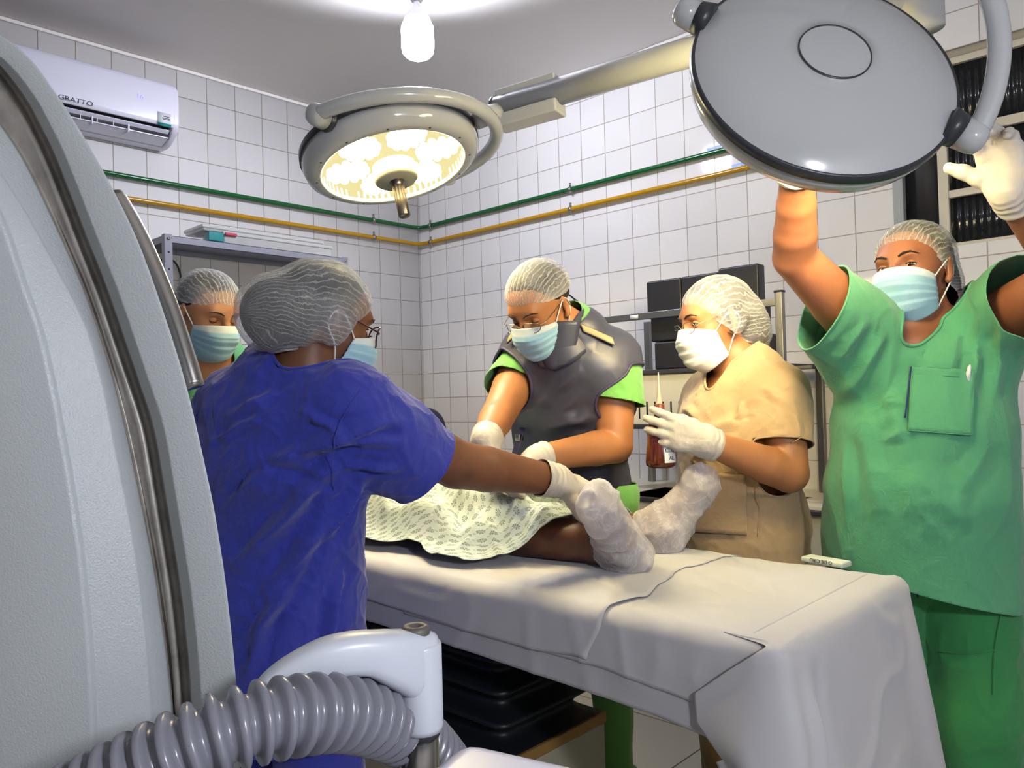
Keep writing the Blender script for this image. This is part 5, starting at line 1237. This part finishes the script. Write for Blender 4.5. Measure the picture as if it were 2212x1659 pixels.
    for _ in range(6): q[1:-1, 1:-1] = .25 * (q[:-2, 1:-1] + q[2:, 1:-1] + q[1:-1, :-2] + q[1:-1, 2:])
    pk = grid_mesh('chest_pocket', q, 'green_scrub', top, None, .002)
    for a, b in (((1962, 930), (2100, 940)), ((2100, 940), (2105, 800)), ((1968, 806), (2105, 816)), ((1968, 790), (2105, 800))):
        qq = project_on(top, [P(a[0] + (b[0] - a[0]) * t, a[1] + (b[1] - a[1]) * t, 1.75) for t in np.linspace(0, 1, 8)], off=.005); tube('pocket_stitch', resample(qq, 24), .0012, 'green_scrub', pk, 6)
    qq = project_on(top, [P(1968 - 13 * t, 792 + 110 * t, 1.75) for t in np.linspace(0, 1, 8)], off=.006); tube('pocket_piping', resample(qq, 24), .0019, 'navy_trim', pk, 6, label='navy blue piping')
    qq = project_on(top, [P(2092, 806, 1.75)], off=.008)[0]; tube('pen_tip', [qq + (0, 0, -.02), qq, qq + .014 * D(.2, 0, 1), qq + .02 * D(.25, 0, 1)], [.004, .005, .004, .001], 'label_white', pk, 10)
    tr_ = trousers(root, hip, lat, .18, .46, ff, 'green_pants', .97, .108, r=(.108, .10, .09, .085), ring=(.185, .14))
    for pts in ([(1848, 1180), (1852, 1220)], [(1976, 1212), (1982, 1290)]):
        qq = project_on(tr_, [P(x, y, 1.75) for x, y in pts], off=.004); tube('side_piping', resample(qq, 8), .0022, 'navy_trim', tr_, 6, label='navy blue piping')
    for pts in ([(2105, 1215), (2135, 1260), (2165, 1300)], [(2165, 1310), (2150, 1400), (2145, 1500)], [(2030, 1408), (2090, 1412), (2148, 1404)]):
        qq = project_on(tr_, [P(x, y, 1.75) for x, y in pts], off=.001); tube('trouser_seam', resample(qq, 14), .0013, 'green_pants', tr_, 6)
    shoes(root, hip, lat, ff, .11, 'dark_shoe')
    return root
green_woman()
# ================================================================= woman in beige tunic holding the bottle
def beige_woman():
    ff = D(-.90, -.43, 0); lat = D(-.43, .90, 0)
    hip = P(1598, 1150, 2.27); hip[2] = .88
    root = thing('person', hip * (1, 1, 0), 'person in beige tunic and white mask holding a brown bottle', 'person')
    rings = [(hip, (.185, .150)), (P(1592, 1040, 2.25), (.160, .130)), (P(1592, 930, 2.23), (.172, .136)), (P(1608, 860, 2.22), (.17, .105))]
    up = [(P(1608, 860, 2.22), (.15, .095)), (P(1608, 800, 2.23), (.10, .07)), (P(1588, 782, 2.22), (.058, .056))]
    hd = Head(P(1549, 699, 2.21), D(-.96, -.20, -.20), nrm(ZZ + .14 * D(-1, 0, 0)), 1.0)
    S, E, W = P(1685, 850, 2.09), P(1704, 1022, 2.03), P(1538, 960, 1.965)
    armL = [(S, .058), (S + (E - S) * .5, .054), (E, .050), (E + (W - E) * .3, .0485), (W, .0325)]
    S2 = np.array(P(1608, 860, 2.22)) + lat * .16; E2 = S2 + (0, 0, -.25) + ff * .02; W2 = E2 + ff * .10 + (0, 0, -.2)
    armR = [(S2, .055), (E2, .045), (W2, .03)]
    hL = dict(d=D(-.95, .03, .33), n=D(.05, 1, 0), s=ZZ, curl=[(.12, .30, .25), (.18, .35, .3), (.22, .4, .3), (.28, .45, .35)], thumb=((.30, .75, .75), (.1, .9, .6), (0, 1, .4)), spread=.13, size=1.0)
    hR = dict(d=D(-.3, 0, -.95), n=D(-1, 0, 0), s=D(0, -1, 0), curl=[(.3, .4, .3)])
    bp = clear_of(torso(rings, lat), -.013) + torso(up, lat, .04) + [Cone(P(1588, 782, 2.22), hd.w(0, -.02, -.04), .054, .050, None, .03)] + chain(armL) + chain(armR) + hd.prims() + hand(W, inset=.0012, **hL) + hand(W2, inset=.0012, **hR) + legs(hip, lat, .1, .47, ff, .09)
    sk = SKIN['tan']; body(root, bp, hd.subs(), sk)
    face_parts(hd, root, sk, (0, 1, -.4), .25); mask(hd, root, 'mask_white'); glasses(hd, root, 'wire', .0009, .025, .016)
    capset(hd, root, .074, -.105, [((0, -.082, -.012), (.066, .056, .070)), ((0, -.088, -.052), (.056, .046, .044))], .009, cnt=40, ear=.02)
    glove(root, hand(W, **hL), W, E, .036, .012); glove(root, hand(W2, **hR), W2, E2, .033, .02)
    sa = nrm(E - S); Q = P(1693, 957, 2.055)
    cn = nrm(sa + .10 * D(-1, 0, 0))
    sl = [Cone(S + (0, 0, .005), Q + sa * .06, .074, .071, None, .06), Cone(S2, E2, .075, .072, None, .05)]
    hemz = .775
    TR = clear_of(torso(rings, lat) + torso(up[:2], lat), .014)
    tp = clear_of(torso(rings, lat), .013) + [Cone(hip, hip * (1, 1, 0) + (0, 0, .70), (.20, .165), (.21, .175), lat, .04)] + clear_of(torso(up[:2], lat, .04), .012) + [Cone(P(1608, 800, 2.23), P(1600, 790, 2.225), (.105, .08), (.085, .07), lat, .03)] + sl
    f = []
    R = lambda a, b, z1=0, z2=0, w=.013, am=.009: f.append((a, b, w, am))
    R((1600, 865), (1590, 905), 2.07, 2.07, .010, .014); R((1590, 905), (1500, 930), 2.08, 2.12, .014, .010); R((1720, 890), (1735, 960), 2.05, 2.05, .010, .01); R((1560, 950), (1480, 1000), 2.10, 2.12, .016, .008); R((1640, 830), (1700, 870), 2.08, 2.05, .012, .006)
    R((1470, 880), (1500, 900), 2.14, 2.12, .012, .012); R((1520, 830), (1500, 850), 2.12, 2.14, .01, .006); R((1650, 940), (1720, 930), 2.02, 2.02, .010, .006); R((1560, 1060), (1700, 1075), 2.12, 2.12, .014, .008)
    top = cloth('tunic', tp, .0054, 'beige', root, [lambda V: hemz - V[:, 2], sl_clip(Q, cn, sl[:1], TR), sl_clip(S2 + (E2 - S2) * .7, nrm(E2 - S2), [q for q in sl if np.allclose(q.A, S2)], TR),
        neck_clip(Cone(P(1588, 776, 2.22), P(1570, 700, 2.22), .073, .09), Cone(P(1556, 800, 2.20), P(1520, 838, 2.16), .05, .012))], folds=f, amp=.0045, scale=6.5)
    edge_binding(top, P(1575, 790, 2.2), .0035, 'beige', 'neckband', 10); edge_binding(top, Q, .0024, 'beige', 'sleeve_band', 10)
    u_, v_ = np.meshgrid(np.linspace(0, 1, 14), np.linspace(0, 1, 14), indexing='ij')
    px = 1488 + u_ * (1612 - 1488) + v_ * 2; py = 1018 + 130 * v_ + 8 * u_
    q = project_on(top, [P(a, b, 2.1) for a, b in zip(px.ravel(), py.ravel())], off=.0035).reshape(14, 14, 3)
    for _ in range(5): q[1:-1, 1:-1] = .25 * (q[:-2, 1:-1] + q[2:, 1:-1] + q[1:-1, :-2] + q[1:-1, 2:])
    grid_mesh('patch_pocket', q, 'beige', top, None, .002)
    qq = project_on(top, [P(x, y, 2.1) for x, y in [(1640, 985), (1638, 1040), (1640, 1100), (1636, 1160)]], off=.001); tube('tunic_seam', resample(qq, 20), .0012, 'beige', top, 6)
    qq = project_on(top, [P(x, y, 2.0) for x, y in [(1648, 965), (1680, 962), (1712, 955), (1735, 942)]], off=.0015); tube('sleeve_hem', resample(qq, 20), .0012, 'beige', top, 6)
    trousers(root, hip, lat, .17, .47, ff, 'khaki', .86, .09, r=(.095, .08, .07, .065), ring=(.168, .135)); shoes(root, hip, lat, ff, .09, 'dark_shoe')
    return root
beige_woman()
# ---------------------------------------------------------------- bottle in her hand
def bottle():
    n = NT('amber bottle'); MAT['amber'] = n.done(n.bsdf(n.mix(n.noise(8), srgb('4a1606'), srgb('6e2a0c')), .14, 0, None, Transmission_Weight=.25, Coat_Weight=.5))
    MAT['nozzle'] = clearp('frosted nozzle', 'c9b9a4', .7); MAT['cap_brown'] = plain('brown cap', '6d3226', .35)
    c = P(1428, 1006, 2.012); B = thing('bottle', c, 'brown squeeze bottle with thin clear nozzle, held in a gloved hand', 'bottle')
    z0 = c[2] - .004; zt = P(1428, 893, 2.012)[2]; H = zt - z0
    lathe('bottle_body', [(0, 0), (.030, 0), (.0375, .006), (.0385, .016), (.036, .045), (.0325, .075), (.0315, .09), (.033, H - .045), (.030, H - .03), (.021, H - .014), (.0145, H - .004), (.0135, H), (0, H)], (c[0], c[1], z0), ZZ, 'amber', B, 40)
    lathe('bottle_cap', [(0, 0), (.0142, 0), (.0142, .007), (.0132, .008), (.0132, .022), (.0115, .026), (0, .026)], (c[0], c[1], zt - .001), ZZ, 'cap_brown', B, 28)
    lathe('nozzle', [(.0085, 0), (.0065, .008), (.0048, .03), (.003, .055), (.0013, .082), (.0006, .083)], (c[0], c[1], zt + .024), ZZ, 'nozzle', B, 18)
    # wrapped label on the lower right
    th0 = math.atan2(*(P(1448, 985, 2.0) - c)[[1, 0]]); cd = nrm((CAM - c) * (1, 1, 0)); a0 = math.atan2(cd[1], cd[0]); G = np.zeros((16, 6, 3))
    for i in range(16):
        for j in range(6):
            t = a0 + .25 + 1.05 * i / 15; z = .014 + .046 * j / 5; r = np.interp(z, [.006, .016, .045, .075], [.0375, .0385, .036, .0325]) + .0006
            G[i, j] = (c[0] + r * math.cos(t), c[1] + r * math.sin(t), z0 + z)
    lb = grid_mesh('label', G, 'label_white', B, None)
    t = a0 + .25 + .42; rr = .0385; nd_ = np.array([math.cos(t), math.sin(t), 0]); tx = np.array([-math.sin(t), math.cos(t), 0])
    text('label_print', 'CLO', np.array([c[0], c[1], z0 + .045]) + nd_ * (.0368) + tx * .0, tx, nd_ * -.05 + ZZ, .014, 'ink', lb, .0003)
    text('label_print', 'AL', np.array([c[0], c[1], z0 + .025]) + nd_ * .0386 + tx * .004, tx, nd_ * -.05 + ZZ, .014, 'ink', lb, .0003)
bottle()
# ================================================================= man in the lead apron
def apron_man():
    ff = D(-.60, -.80, 0); lat = D(-.80, .60, 0)
    hip = P(1238, 1075, 2.52); hip[2] = .93
    root = thing('person', hip * (1, 1, 0), 'person in dark lead apron over lime scrubs, bending over the table', 'person')
    rings = [(hip, (.165, .12)), (P(1228, 950, 2.43), (.155, .115)), (P(1224, 850, 2.34), (.178, .125)), (P(1228, 780, 2.28), (.185, .105))]
    up = [(P(1228, 780, 2.28), (.16, .095)), (P(1218, 725, 2.25), (.115, .075)), (P(1205, 705, 2.22), (.062, .06))]
    hd = Head(P(1170, 668, 2.18), D(-.54, -.60, -.58), nrm(ZZ + .25 * D(-.4, -.7, 0)), .98)
    S, E, W = P(1322, 782, 2.24), P(1328, 962, 2.20), P(1172, 987, 2.055)
    S2, E2, W2 = P(1132, 790, 2.35), P(1078, 893, 2.17), P(1050, 948, 1.975)
    armL = [(S, .066), (S + (E - S) * .5, .060), (E, .050), (E + (W - E) * .28, .048), (W, .034)]
    armR = [(S2, .066), (S2 + (E2 - S2) * .5, .058), (E2, .047), (E2 + (W2 - E2) * .3, .046), (W2, .034)]
    hL = dict(d=D(-.9, -.25, -.30), n=D(0, .1, -1), s=D(0, 1, 0), curl=[(.2, .4, .3)])
    hR = dict(d=D(.25, -.45, -.85), n=D(.9, .1, .3), s=D(.2, .8, 0), curl=[(.25, .4, .3)])
    bp = clear_of(torso(rings, lat), -.013) + torso(up, lat, .04) + [Cone(P(1205, 705, 2.22), hd.w(0, -.02, -.03), .060, .056, None, .03)] + chain(armL) + chain(armR) + hd.prims() + hand(W, inset=.0012, **hL) + hand(W2, inset=.0012, **hR) + legs(hip, lat, .1, .50, ff, .13, r=(.068, .055, .046, .04))
    sk = SKIN['tan']; body(root, bp, hd.subs(), sk)
    face_parts(hd, root, sk, (0, 1, -.8), -.30); mask(hd, root, 'mask_blue'); glasses(hd, root, 'wire', .001, .025, .015)
    capset(hd, root, .058, .018, None, .012, cnt=64, wr=.003)
    glove(root, hand(W, **hL), W, E, .0365, .012); glove(root, hand(W2, **hR), W2, E2, .0365, .02)
    Q = P(1333, 868, 2.20); sa = nrm(E - S); cn = nrm(sa + .25 * D(.7, 0, .5) * -1); Q2 = P(1092, 836, 2.27); sb = nrm(E2 - S2)
    sl = [Cone(S, Q + sa * .06, .076, .078, None, .05), Cone(S2, Q2 + sb * .06, .073, .072, None, .05)]
    TR = clear_of(torso(rings, lat) + torso(up[:2], lat), .014)
    tp = clear_of(torso(rings, lat), .005) + clear_of(torso(up[:2], lat, .04), .008) + [Cone(P(1218, 725, 2.25), P(1222, 702, 2.26), (.115, .08), (.085, .07), lat, .03), Cone(hip, hip * (1, 1, 0) + (0, 0, .76), (.172, .13), (.182, .14), lat, .04)] + sl
    f = [(P(1320, 800, 2.14), P(1360, 850, 2.15), .008, .005), (P(1300, 830, 2.14), (P(1370, 840, 2.16)), .008, .005)]
    top = cloth('scrub_top', tp, .0056, 'lime_scrub', root, [lambda V: .78 - V[:, 2], sl_clip(Q, cn, sl[:1], TR), sl_clip(Q2, nrm(E2 - S2), [q for q in sl if np.allclose(q.A, S2)], TR), neck_clip(Cone(P(1205, 700, 2.22), P(1180, 640, 2.2), .078, .09))], folds=f, amp=.004, scale=7)
    # lead apron: wide shoulders, sleeveless, long front
    ap = clear_of(torso(rings, lat), .026) + clear_of(torso(up[:2], lat, .04), .024) + [Cone(P(1236, 762, 2.275), S + (0, 0, .030) + lat * .030, (.086, .056), (.080, .054), ff, .04), Cone(P(1222, 762, 2.285), S2 + (0, 0, .030) - lat * .02, (.086, .056), (.078, .052), ff, .04),
        Cone(hip + (0, 0, .03), hip * (1, 1, 0) + (0, 0, .58), (.185, .145), (.20, .165), lat, .04)]
    wg = [Cone(S + (0, 0, .008), S + (E - S) * .35, .086, .088, None, .03), Cone(S2 + (0, 0, .008), S2 + (E2 - S2) * .35, .083, .083, None, .03)]
    TA = list(ap[:5]); ap = ap + wg
    f = []
    R = lambda a, b, z1=0, z2=0, w=.014, am=.010: f.append((a, b, w, am))
    R((1255, 800), (1165, 870), 0, 0, .016, .007); R((1265, 850), (1180, 920), 0, 0, .016, .006); R((1118, 770), (1140, 860), 0, 0, .014, .006); R((1285, 905), (1170, 930), 0, 0, .018, .014); R((1130, 890), (1185, 865), 0, 0, .012, .005)
    apr = cloth('lead_apron', ap, .0058, 'lead', root, [lambda V: .585 - V[:, 2], sl_clip(P(1318, 800, 2.19), nrm(nrm(E - S) + .25 * D(.5, 0, -.2)), wg[:1], TA), sl_clip(S2 + (E2 - S2) * .16, nrm(E2 - S2), wg[1:], TA), neck_clip(Cone(P(1210, 706, 2.22), P(1190, 620, 2.2), .092, .11))], folds=f, amp=.0022, scale=5, thick=.004)
    edge_binding(apr, P(1318, 800, 2.22), .0042, 'lead_trim'); edge_binding(apr, S2 + (E2 - S2) * .16, .0042, 'lead_trim')
    for s, tgt in ((-1, [(1257, 708), (1290, 722), (1325, 738)]), (1, [(1098, 735), (1112, 722), (1128, 712)])):
        tp_ = resample([(x, y, 0) for x, y in tgt], 14); rows = []
        for o_ in (-8, -3, 3, 8): rows.append(project_on(apr, [P(x + o_ * .35 * -s, y + o_, 2.15) for x, y, _ in tp_], off=.004))
        G = np.stack(rows, 1)
        for _ in range(4): G[1:-1] = .25 * G[:-2] + .5 * G[1:-1] + .25 * G[2:]
        st = grid_mesh('shoulder_strap', G, 'strap_label', apr, 'cream strap with purple edging', .003)
        for j in (0, 3): tube('strap_edging', G[:, j], .0018, 'lead_trim', st, 6)
    # waist belt with buckle
    rg = [(P(1232, 975, 2.44), (.186, .146))]; c = rg[0][0]; th = np.linspace(0, 2 * math.pi, 60); G = np.zeros((60, 5, 3))
    for i, t in enumerate(th):
        for j in range(5): G[i, j] = c + lat * math.cos(t) * .186 + ff * math.sin(t) * .148 + ZZ * (-.028 + .014 * j)
    bl = grid_mesh('belt', G, 'lead', apr, None, .003)
    for k in range(1): 
        p = P(1122, 945, 2.30); q = P(1118, 985, 2.30); tube('belt_strap', [P(1128, 925, 2.31), p, P(1112, 978, 2.29), P(1125, 990, 2.3)], .012, 'lead_trim', bl, 8, flat=.3); box('buckle', p - .010, p + .010, 'chrome', bl, .003)
    # thyroid collar
    G = np.zeros((40, 9, 3)); 
    nk = P(1212, 716, 2.225); ax = nrm(hd.w(0, -.01, -.06) - nk + (0, 0, .05)); e1 = lat; e2 = nrm(np.cross(ax, e1)); e2 = e2 if e2 @ ff > 0 else -e2
    for i, t in enumerate(np.linspace(-2.5, 2.5, 40)):
        for j in range(9):
            z = -.035 + .085 * j / 8 - .035 * max(0, math.cos(t)) ; rr = .098 - .018 * j / 8
            G[i, j] = nk + e1 * math.sin(t) * rr + e2 * math.cos(t) * (rr + .012) + ax * z
    tc = grid_mesh('thyroid_collar', G, 'lead', root, None, .007)
    pts = [(1174, 745), (1172, 770), (1178, 792), (1196, 797), (1214, 788), (1228, 765), (1240, 725), (1244, 690)]
    th = np.linspace(0, 1, 14); q = project_on(apr, [P(x, y, 2.12) for x, y in [(1196, 745), (1196, 775)]], off=.02)
    G = np.zeros((11, 12, 3)); wv = np.interp(np.linspace(0, 1, 12), [0, .5, .8, .94, 1], [.040, .044, .039, .024, .004])
    a_, b_ = P(1220, 694, 2.14), P(1200, 797, 2.155)
    for j in range(12):
        c = a_ + (b_ - a_) * j / 11
        for i, u in enumerate(np.linspace(-1, 1, 11)): G[i, j] = c + D(1, -.25, 0) * wv[j] * u + D(-.4, -.9, 0) * (.012 * (1 - u * u))
    fl_ = grid_mesh('collar_flap', G, 'lead', tc, None, .006); bd = [G[0, j] for j in range(11)] + [G[i, 11] for i in range(11)] + [G[10, j] for j in range(10, -1, -1)]
    tube('binding', np.array(bd), .0035, 'lead_trim', fl_, 8)
    tube('binding', np.array([G2 for G2 in tc_edge(tc, 40, 9)]), .0034, 'lead_trim', tc, 8)
    q = P(1262, 655, 2.27); tube('cap_tie', resample([P(1222, 632, 2.24), P(1236, 642, 2.26), P(1250, 656, 2.26), P(1258, 668, 2.26)], 12), [.004] * 6 + [.007] * 5 + [.002], plain('navy tie', '14203c', .7), root, 8, flat=.3)
    t0 = P(1305, 1600, 2.64); sh_ = (t0 - hip - lat * -.1)[:2] * 0
    trousers(root, hip, lat, .16, .50, ff, 'lime_scrub', .97, .13, r=(.095, .07, .055, .05), ring=(.165, .125), amp=.007, zbot=.06)
    cf = None
    for q_ in (1, -1):
        an = hip * (1, 1, 0) + lat * q_ * .13; th = np.linspace(0, 2 * math.pi, 48); pts = np.array([an + (.054 + .005 * math.sin(t * 11)) * (math.cos(t) * lat + math.sin(t) * ff) + (0, 0, .075 + .006 * math.sin(t * 7)) for t in th]); tube('trouser_cuff', pts, .014, 'lime_scrub', root, 8)
    shoes(root, hip, lat, ff, .13, 'dark_shoe')
    # paper tucked at his side
    q = P(1336, 1030, 2.40); obox('paper_note', q, (D(1, .2, 0), D(-.2, 1, 0), ZZ), (.017, .0008, .033), 'strap_label', root, 0)
    return root
def tc_edge(o, nu, nv):
    V = [np.array(v.co) for v in o.data.vertices]; return [V[i * nv] for i in range(nu)]
apron_man()
# ================================================================= man in the back left
def back_man():
    ff = D(.62, -.62, 0); lat = D(-.62, -.62, 0)
    hip = P(300, 1140, 2.38); hip[2] = .92
    root = thing('person', hip * (1, 1, 0), 'person in green scrubs and blue mask looking down, behind the blue-clad back', 'person')
    rings = [(hip, (.165, .12)), (P(345, 1020, 2.40), (.155, .115)), (P(395, 900, 2.41), (.18, .12)), (P(430, 835, 2.40), (.185, .105))]
    up = [(P(430, 835, 2.40), (.165, .095)), (P(444, 778, 2.38), (.12, .075)), (P(446, 752, 2.36), (.063, .06))]
    hd = Head(P(448, 682, 2.325), D(.76, -.52, -.40), nrm(ZZ + .12 * D(.7, -.7, 0)), .98)
    S2, S = P(430, 832, 2.40) + lat * .18, P(430, 832, 2.40) - lat * .18
    S[2] -= .0; E = S + D(.2, -.2, -1) * .27; W = E + ff * .22 + (0, 0, -.03); E2 = S2 + D(.1, .0, -1) * .27; W2 = E2 + ff * .22 + (0, 0, -.03)
    h1 = dict(d=ff, n=-ZZ, s=D(1, 0, 0), curl=[(.2, .3, .3)])
    bp = clear_of(torso(rings, lat), -.013) + torso(up, lat, .04) + [Cone(P(446, 752, 2.36), hd.w(0, -.02, -.03), .062, .058, None, .03)] + hd.prims() + chain([(S, .062), (E, .047), (W, .032)]) + chain([(S2, .062), (E2, .047), (W2, .032)]) + hand(W, inset=.001, **h1) + hand(W2, inset=.001, **h1) + legs(hip, lat, .1, .5, ff, .10)
    sk = SKIN['light']; body(root, bp, hd.subs(), sk)
    face_parts(hd, root, sk, (0, 1, -.8), -.34); mask(hd, root, 'mask_blue'); capset(hd, root, .050, .022, None, .012, cnt=58, wr=.003)
    glove(root, hand(W, **h1), W, E, .034, .05); glove(root, hand(W2, **h1), W2, E2, .034, .05)
    sl = [Cone(S, E, .08, .078, None, .05), Cone(S2, E2, .08, .078, None, .05)]
    TR = clear_of(torso(rings, lat) + torso(up[:2], lat), .014)
    tp = clear_of(torso(rings, lat), .013) + clear_of(torso(up[:2], lat, .04), .012) + [Cone(P(448, 775, 2.38), P(446, 762, 2.37), (.12, .08), (.09, .075), lat, .03), Cone(hip, hip * (1, 1, 0) + (0, 0, .72), (.18, .14), (.19, .15), lat, .04)] + sl
    cloth('scrub_top', tp, .006, 'green_scrub', root, [lambda V: .76 - V[:, 2], sl_clip(S + (E - S) * .75, nrm(E - S), sl[:1], TR), sl_clip(S2 + (E2 - S2) * .75, nrm(E2 - S2), [q for q in sl if np.allclose(q.A, S2)], TR), neck_clip(Cone(P(446, 750, 2.36), P(446, 690, 2.34), .080, .09), Cone(P(456, 770, 2.30), P(440, 842, 2.24), .075, .012))], amp=.004, scale=7)
    trousers(root, hip, lat, .16, .50, ff, 'green_pants', .97, .10, r=(.10, .075, .068, .060), ring=(.17, .13)); shoes(root, hip, lat, ff, .10, 'dark_shoe')
back_man()
# ================================================================= patient
def patient():
    root = thing('person', (1.48, 1.9, .86), 'person lying on the table in a mint flower-print gown, feet in white covers', 'person')
    X = np.array([1., 0, 0])
    TR, TL = np.array([1.285, .985, 1.035]), np.array([1.815, 1.03, 1.03])
    heR, heL = np.array([1.45, 1.025, .885]), np.array([1.672, 1.075, .885])
    pr = [Cone(HR, KR, .082, .060, None, .04), Cone(KR, AR, .056, .037, None, .03), Cone(HL, KL, .082, .060, None, .04), Cone(KL, AL_, .056, .037, None, .03), Cone((KR + AR) / 2 * (1, 1, 1) + (0, .06, -.012), AR, .048, .034, None, .03)]
    ft = {}
    for nm, A, he, T in (('R', AR, heR, TR), ('L', AL_, heL, TL)):
        d = nrm(T - he); sd = nrm(np.cross(d, np.array([0, -1., .2]))); ball = he + d * .165
        ft[nm] = [Cone(he, ball, (.033, .033), (.045, .026), sd, .03), Cone(ball, T - d * .022, (.043, .022), (.034, .014), sd, .02), Cone(A, he + d * .05, .036, .036, None, .03), Cone(A, ball - d * .02, .030, .024, None, .03)]
        ft[nm] += [Cone(T - d * .03 + sd * o_, T + sd * o_ * 1.05 - d * abs(o_) * .35, .011, .0095, None, .008) for o_ in (-.028, -.014, 0, .014, .028)]
        pr += ft[nm]
    ctr = np.array([1.49, 2.02, .945]); hd = Head((1.49, 2.60, .955), nrm((0, -.12, 1)), (0, 1, 0), .97)
    rg = [(ctr, (.165, .092)), (np.array([1.49, 2.15, .95]), (.15, .09)), (np.array([1.49, 2.32, .955]), (.17, .097)), (np.array([1.49, 2.40, .95]), (.165, .08)), (np.array([1.49, 2.47, .94]), (.06, .055)), (np.array([1.49, 2.54, .945]), (.055, .055))]
    pr += torso(rg, X) + hd.prims()
    for q in (-1, 1):
        S = np.array([1.49 + q * .175, 2.38, .93]); E = np.array([1.49 + q * .205, 2.12, .90]); W = np.array([1.49 + q * .11, 2.06, 1.035])
        pr += chain([(S, .05), (E, .042), (W, .03)]) + hand(W, np.array([-q * .9, -.25, .1]), np.array([0, -.1, -1.]), np.array([-q, .3, 0]), [(.2, .3, .2)])
    sk = SKIN['dark']; body(root, pr, hd.subs(), sk); face_parts(hd, root, sk, (0, 1, 0), -.3)
    capset(hd, root, .06, .0, None, .012)
    G, su, sv = GOWN; g = grid_mesh('gown', G, 'gown', root, None, .0016); attr(g.data, 'gu', su.reshape(-1)); attr(g.data, 'gv', sv.reshape(-1))
    for nm, A, K, he, T in (('R', AR, KR, heR, TR), ('L', AL_, KL, heL, TL)):
        a = nrm(K - A); d = nrm(T - he); p2 = [p.grow(.007) for p in ft[nm]] + [Ell(T - d * .02, (.040, .040, .040), None, .03), Ell(he + (0, -.010, .0), (.044, .046, .042), None, .03)]
        def post(V, N, A=A, a=a, d=d):
            t = (V - A) @ a; V = V + N * (.0035 * fbm(V * (18, 18, 18), 3) + .0055 * np.clip(1 - np.abs(pnoise(V @ np.array([[1, .3, .2], [-.3, 1, .4], [.1, -.4, 1]]) * 13 + 5)) * 4.5, 0, 1) ** 2)[:, None]
            c = A + t[:, None] * a; k = np.exp(-((t - .026) / .016) ** 2)[:, None] * .22; ang = np.arctan2((V - c)[:, 0], (V - c)[:, 2]); V = V - (V - c) * k * (1 - .35 * np.sin(ang * 21)[:, None]); V[:, 2] = np.maximum(V[:, 2], TZ + .008); return V
        cloth('shoe_cover', p2, .0045, 'cover', root, [lambda V, A=A, a=a: (V - A) @ a - .048 - .006 * np.sin(V[:, 2] * 160)], amp=.002, scale=16, smooth=1, thick=0, post=post)
    return root
patient()
# printed cloth lying on the far edge of the sheets
MAT['mint_cloth'] = linen('pale green printed cloth', 'c9d2c0')
p0 = PL(1740, 1203, 2, .858); p1 = PL(1830, 1218, 2, .858)
pc_ = thing('folded_cloth', (p0 + p1) / 2, 'strip of pale printed cloth at the far table edge, lettering upside down', 'cloth')
dv_ = nrm((p1 - p0) * (1, 1, 0)); dn_ = np.cross(ZZ, dv_)
obox('cloth_fold', (p0 + p1) / 2 + (0, 0, -.002), (dv_, dn_, ZZ), (np.linalg.norm(p1 - p0) / 2, .020, .0065), 'mint_cloth', pc_, .004)
fc = -dn_ if (-dn_) @ (CAM - p0) > 0 else dn_
text('print', 'O DE CIRU', (p0 + p1) / 2 + (0, 0, .0005) + fc * .0203, -np.cross(ZZ, fc), -ZZ, .0115, 'ink', pc_, .0003)
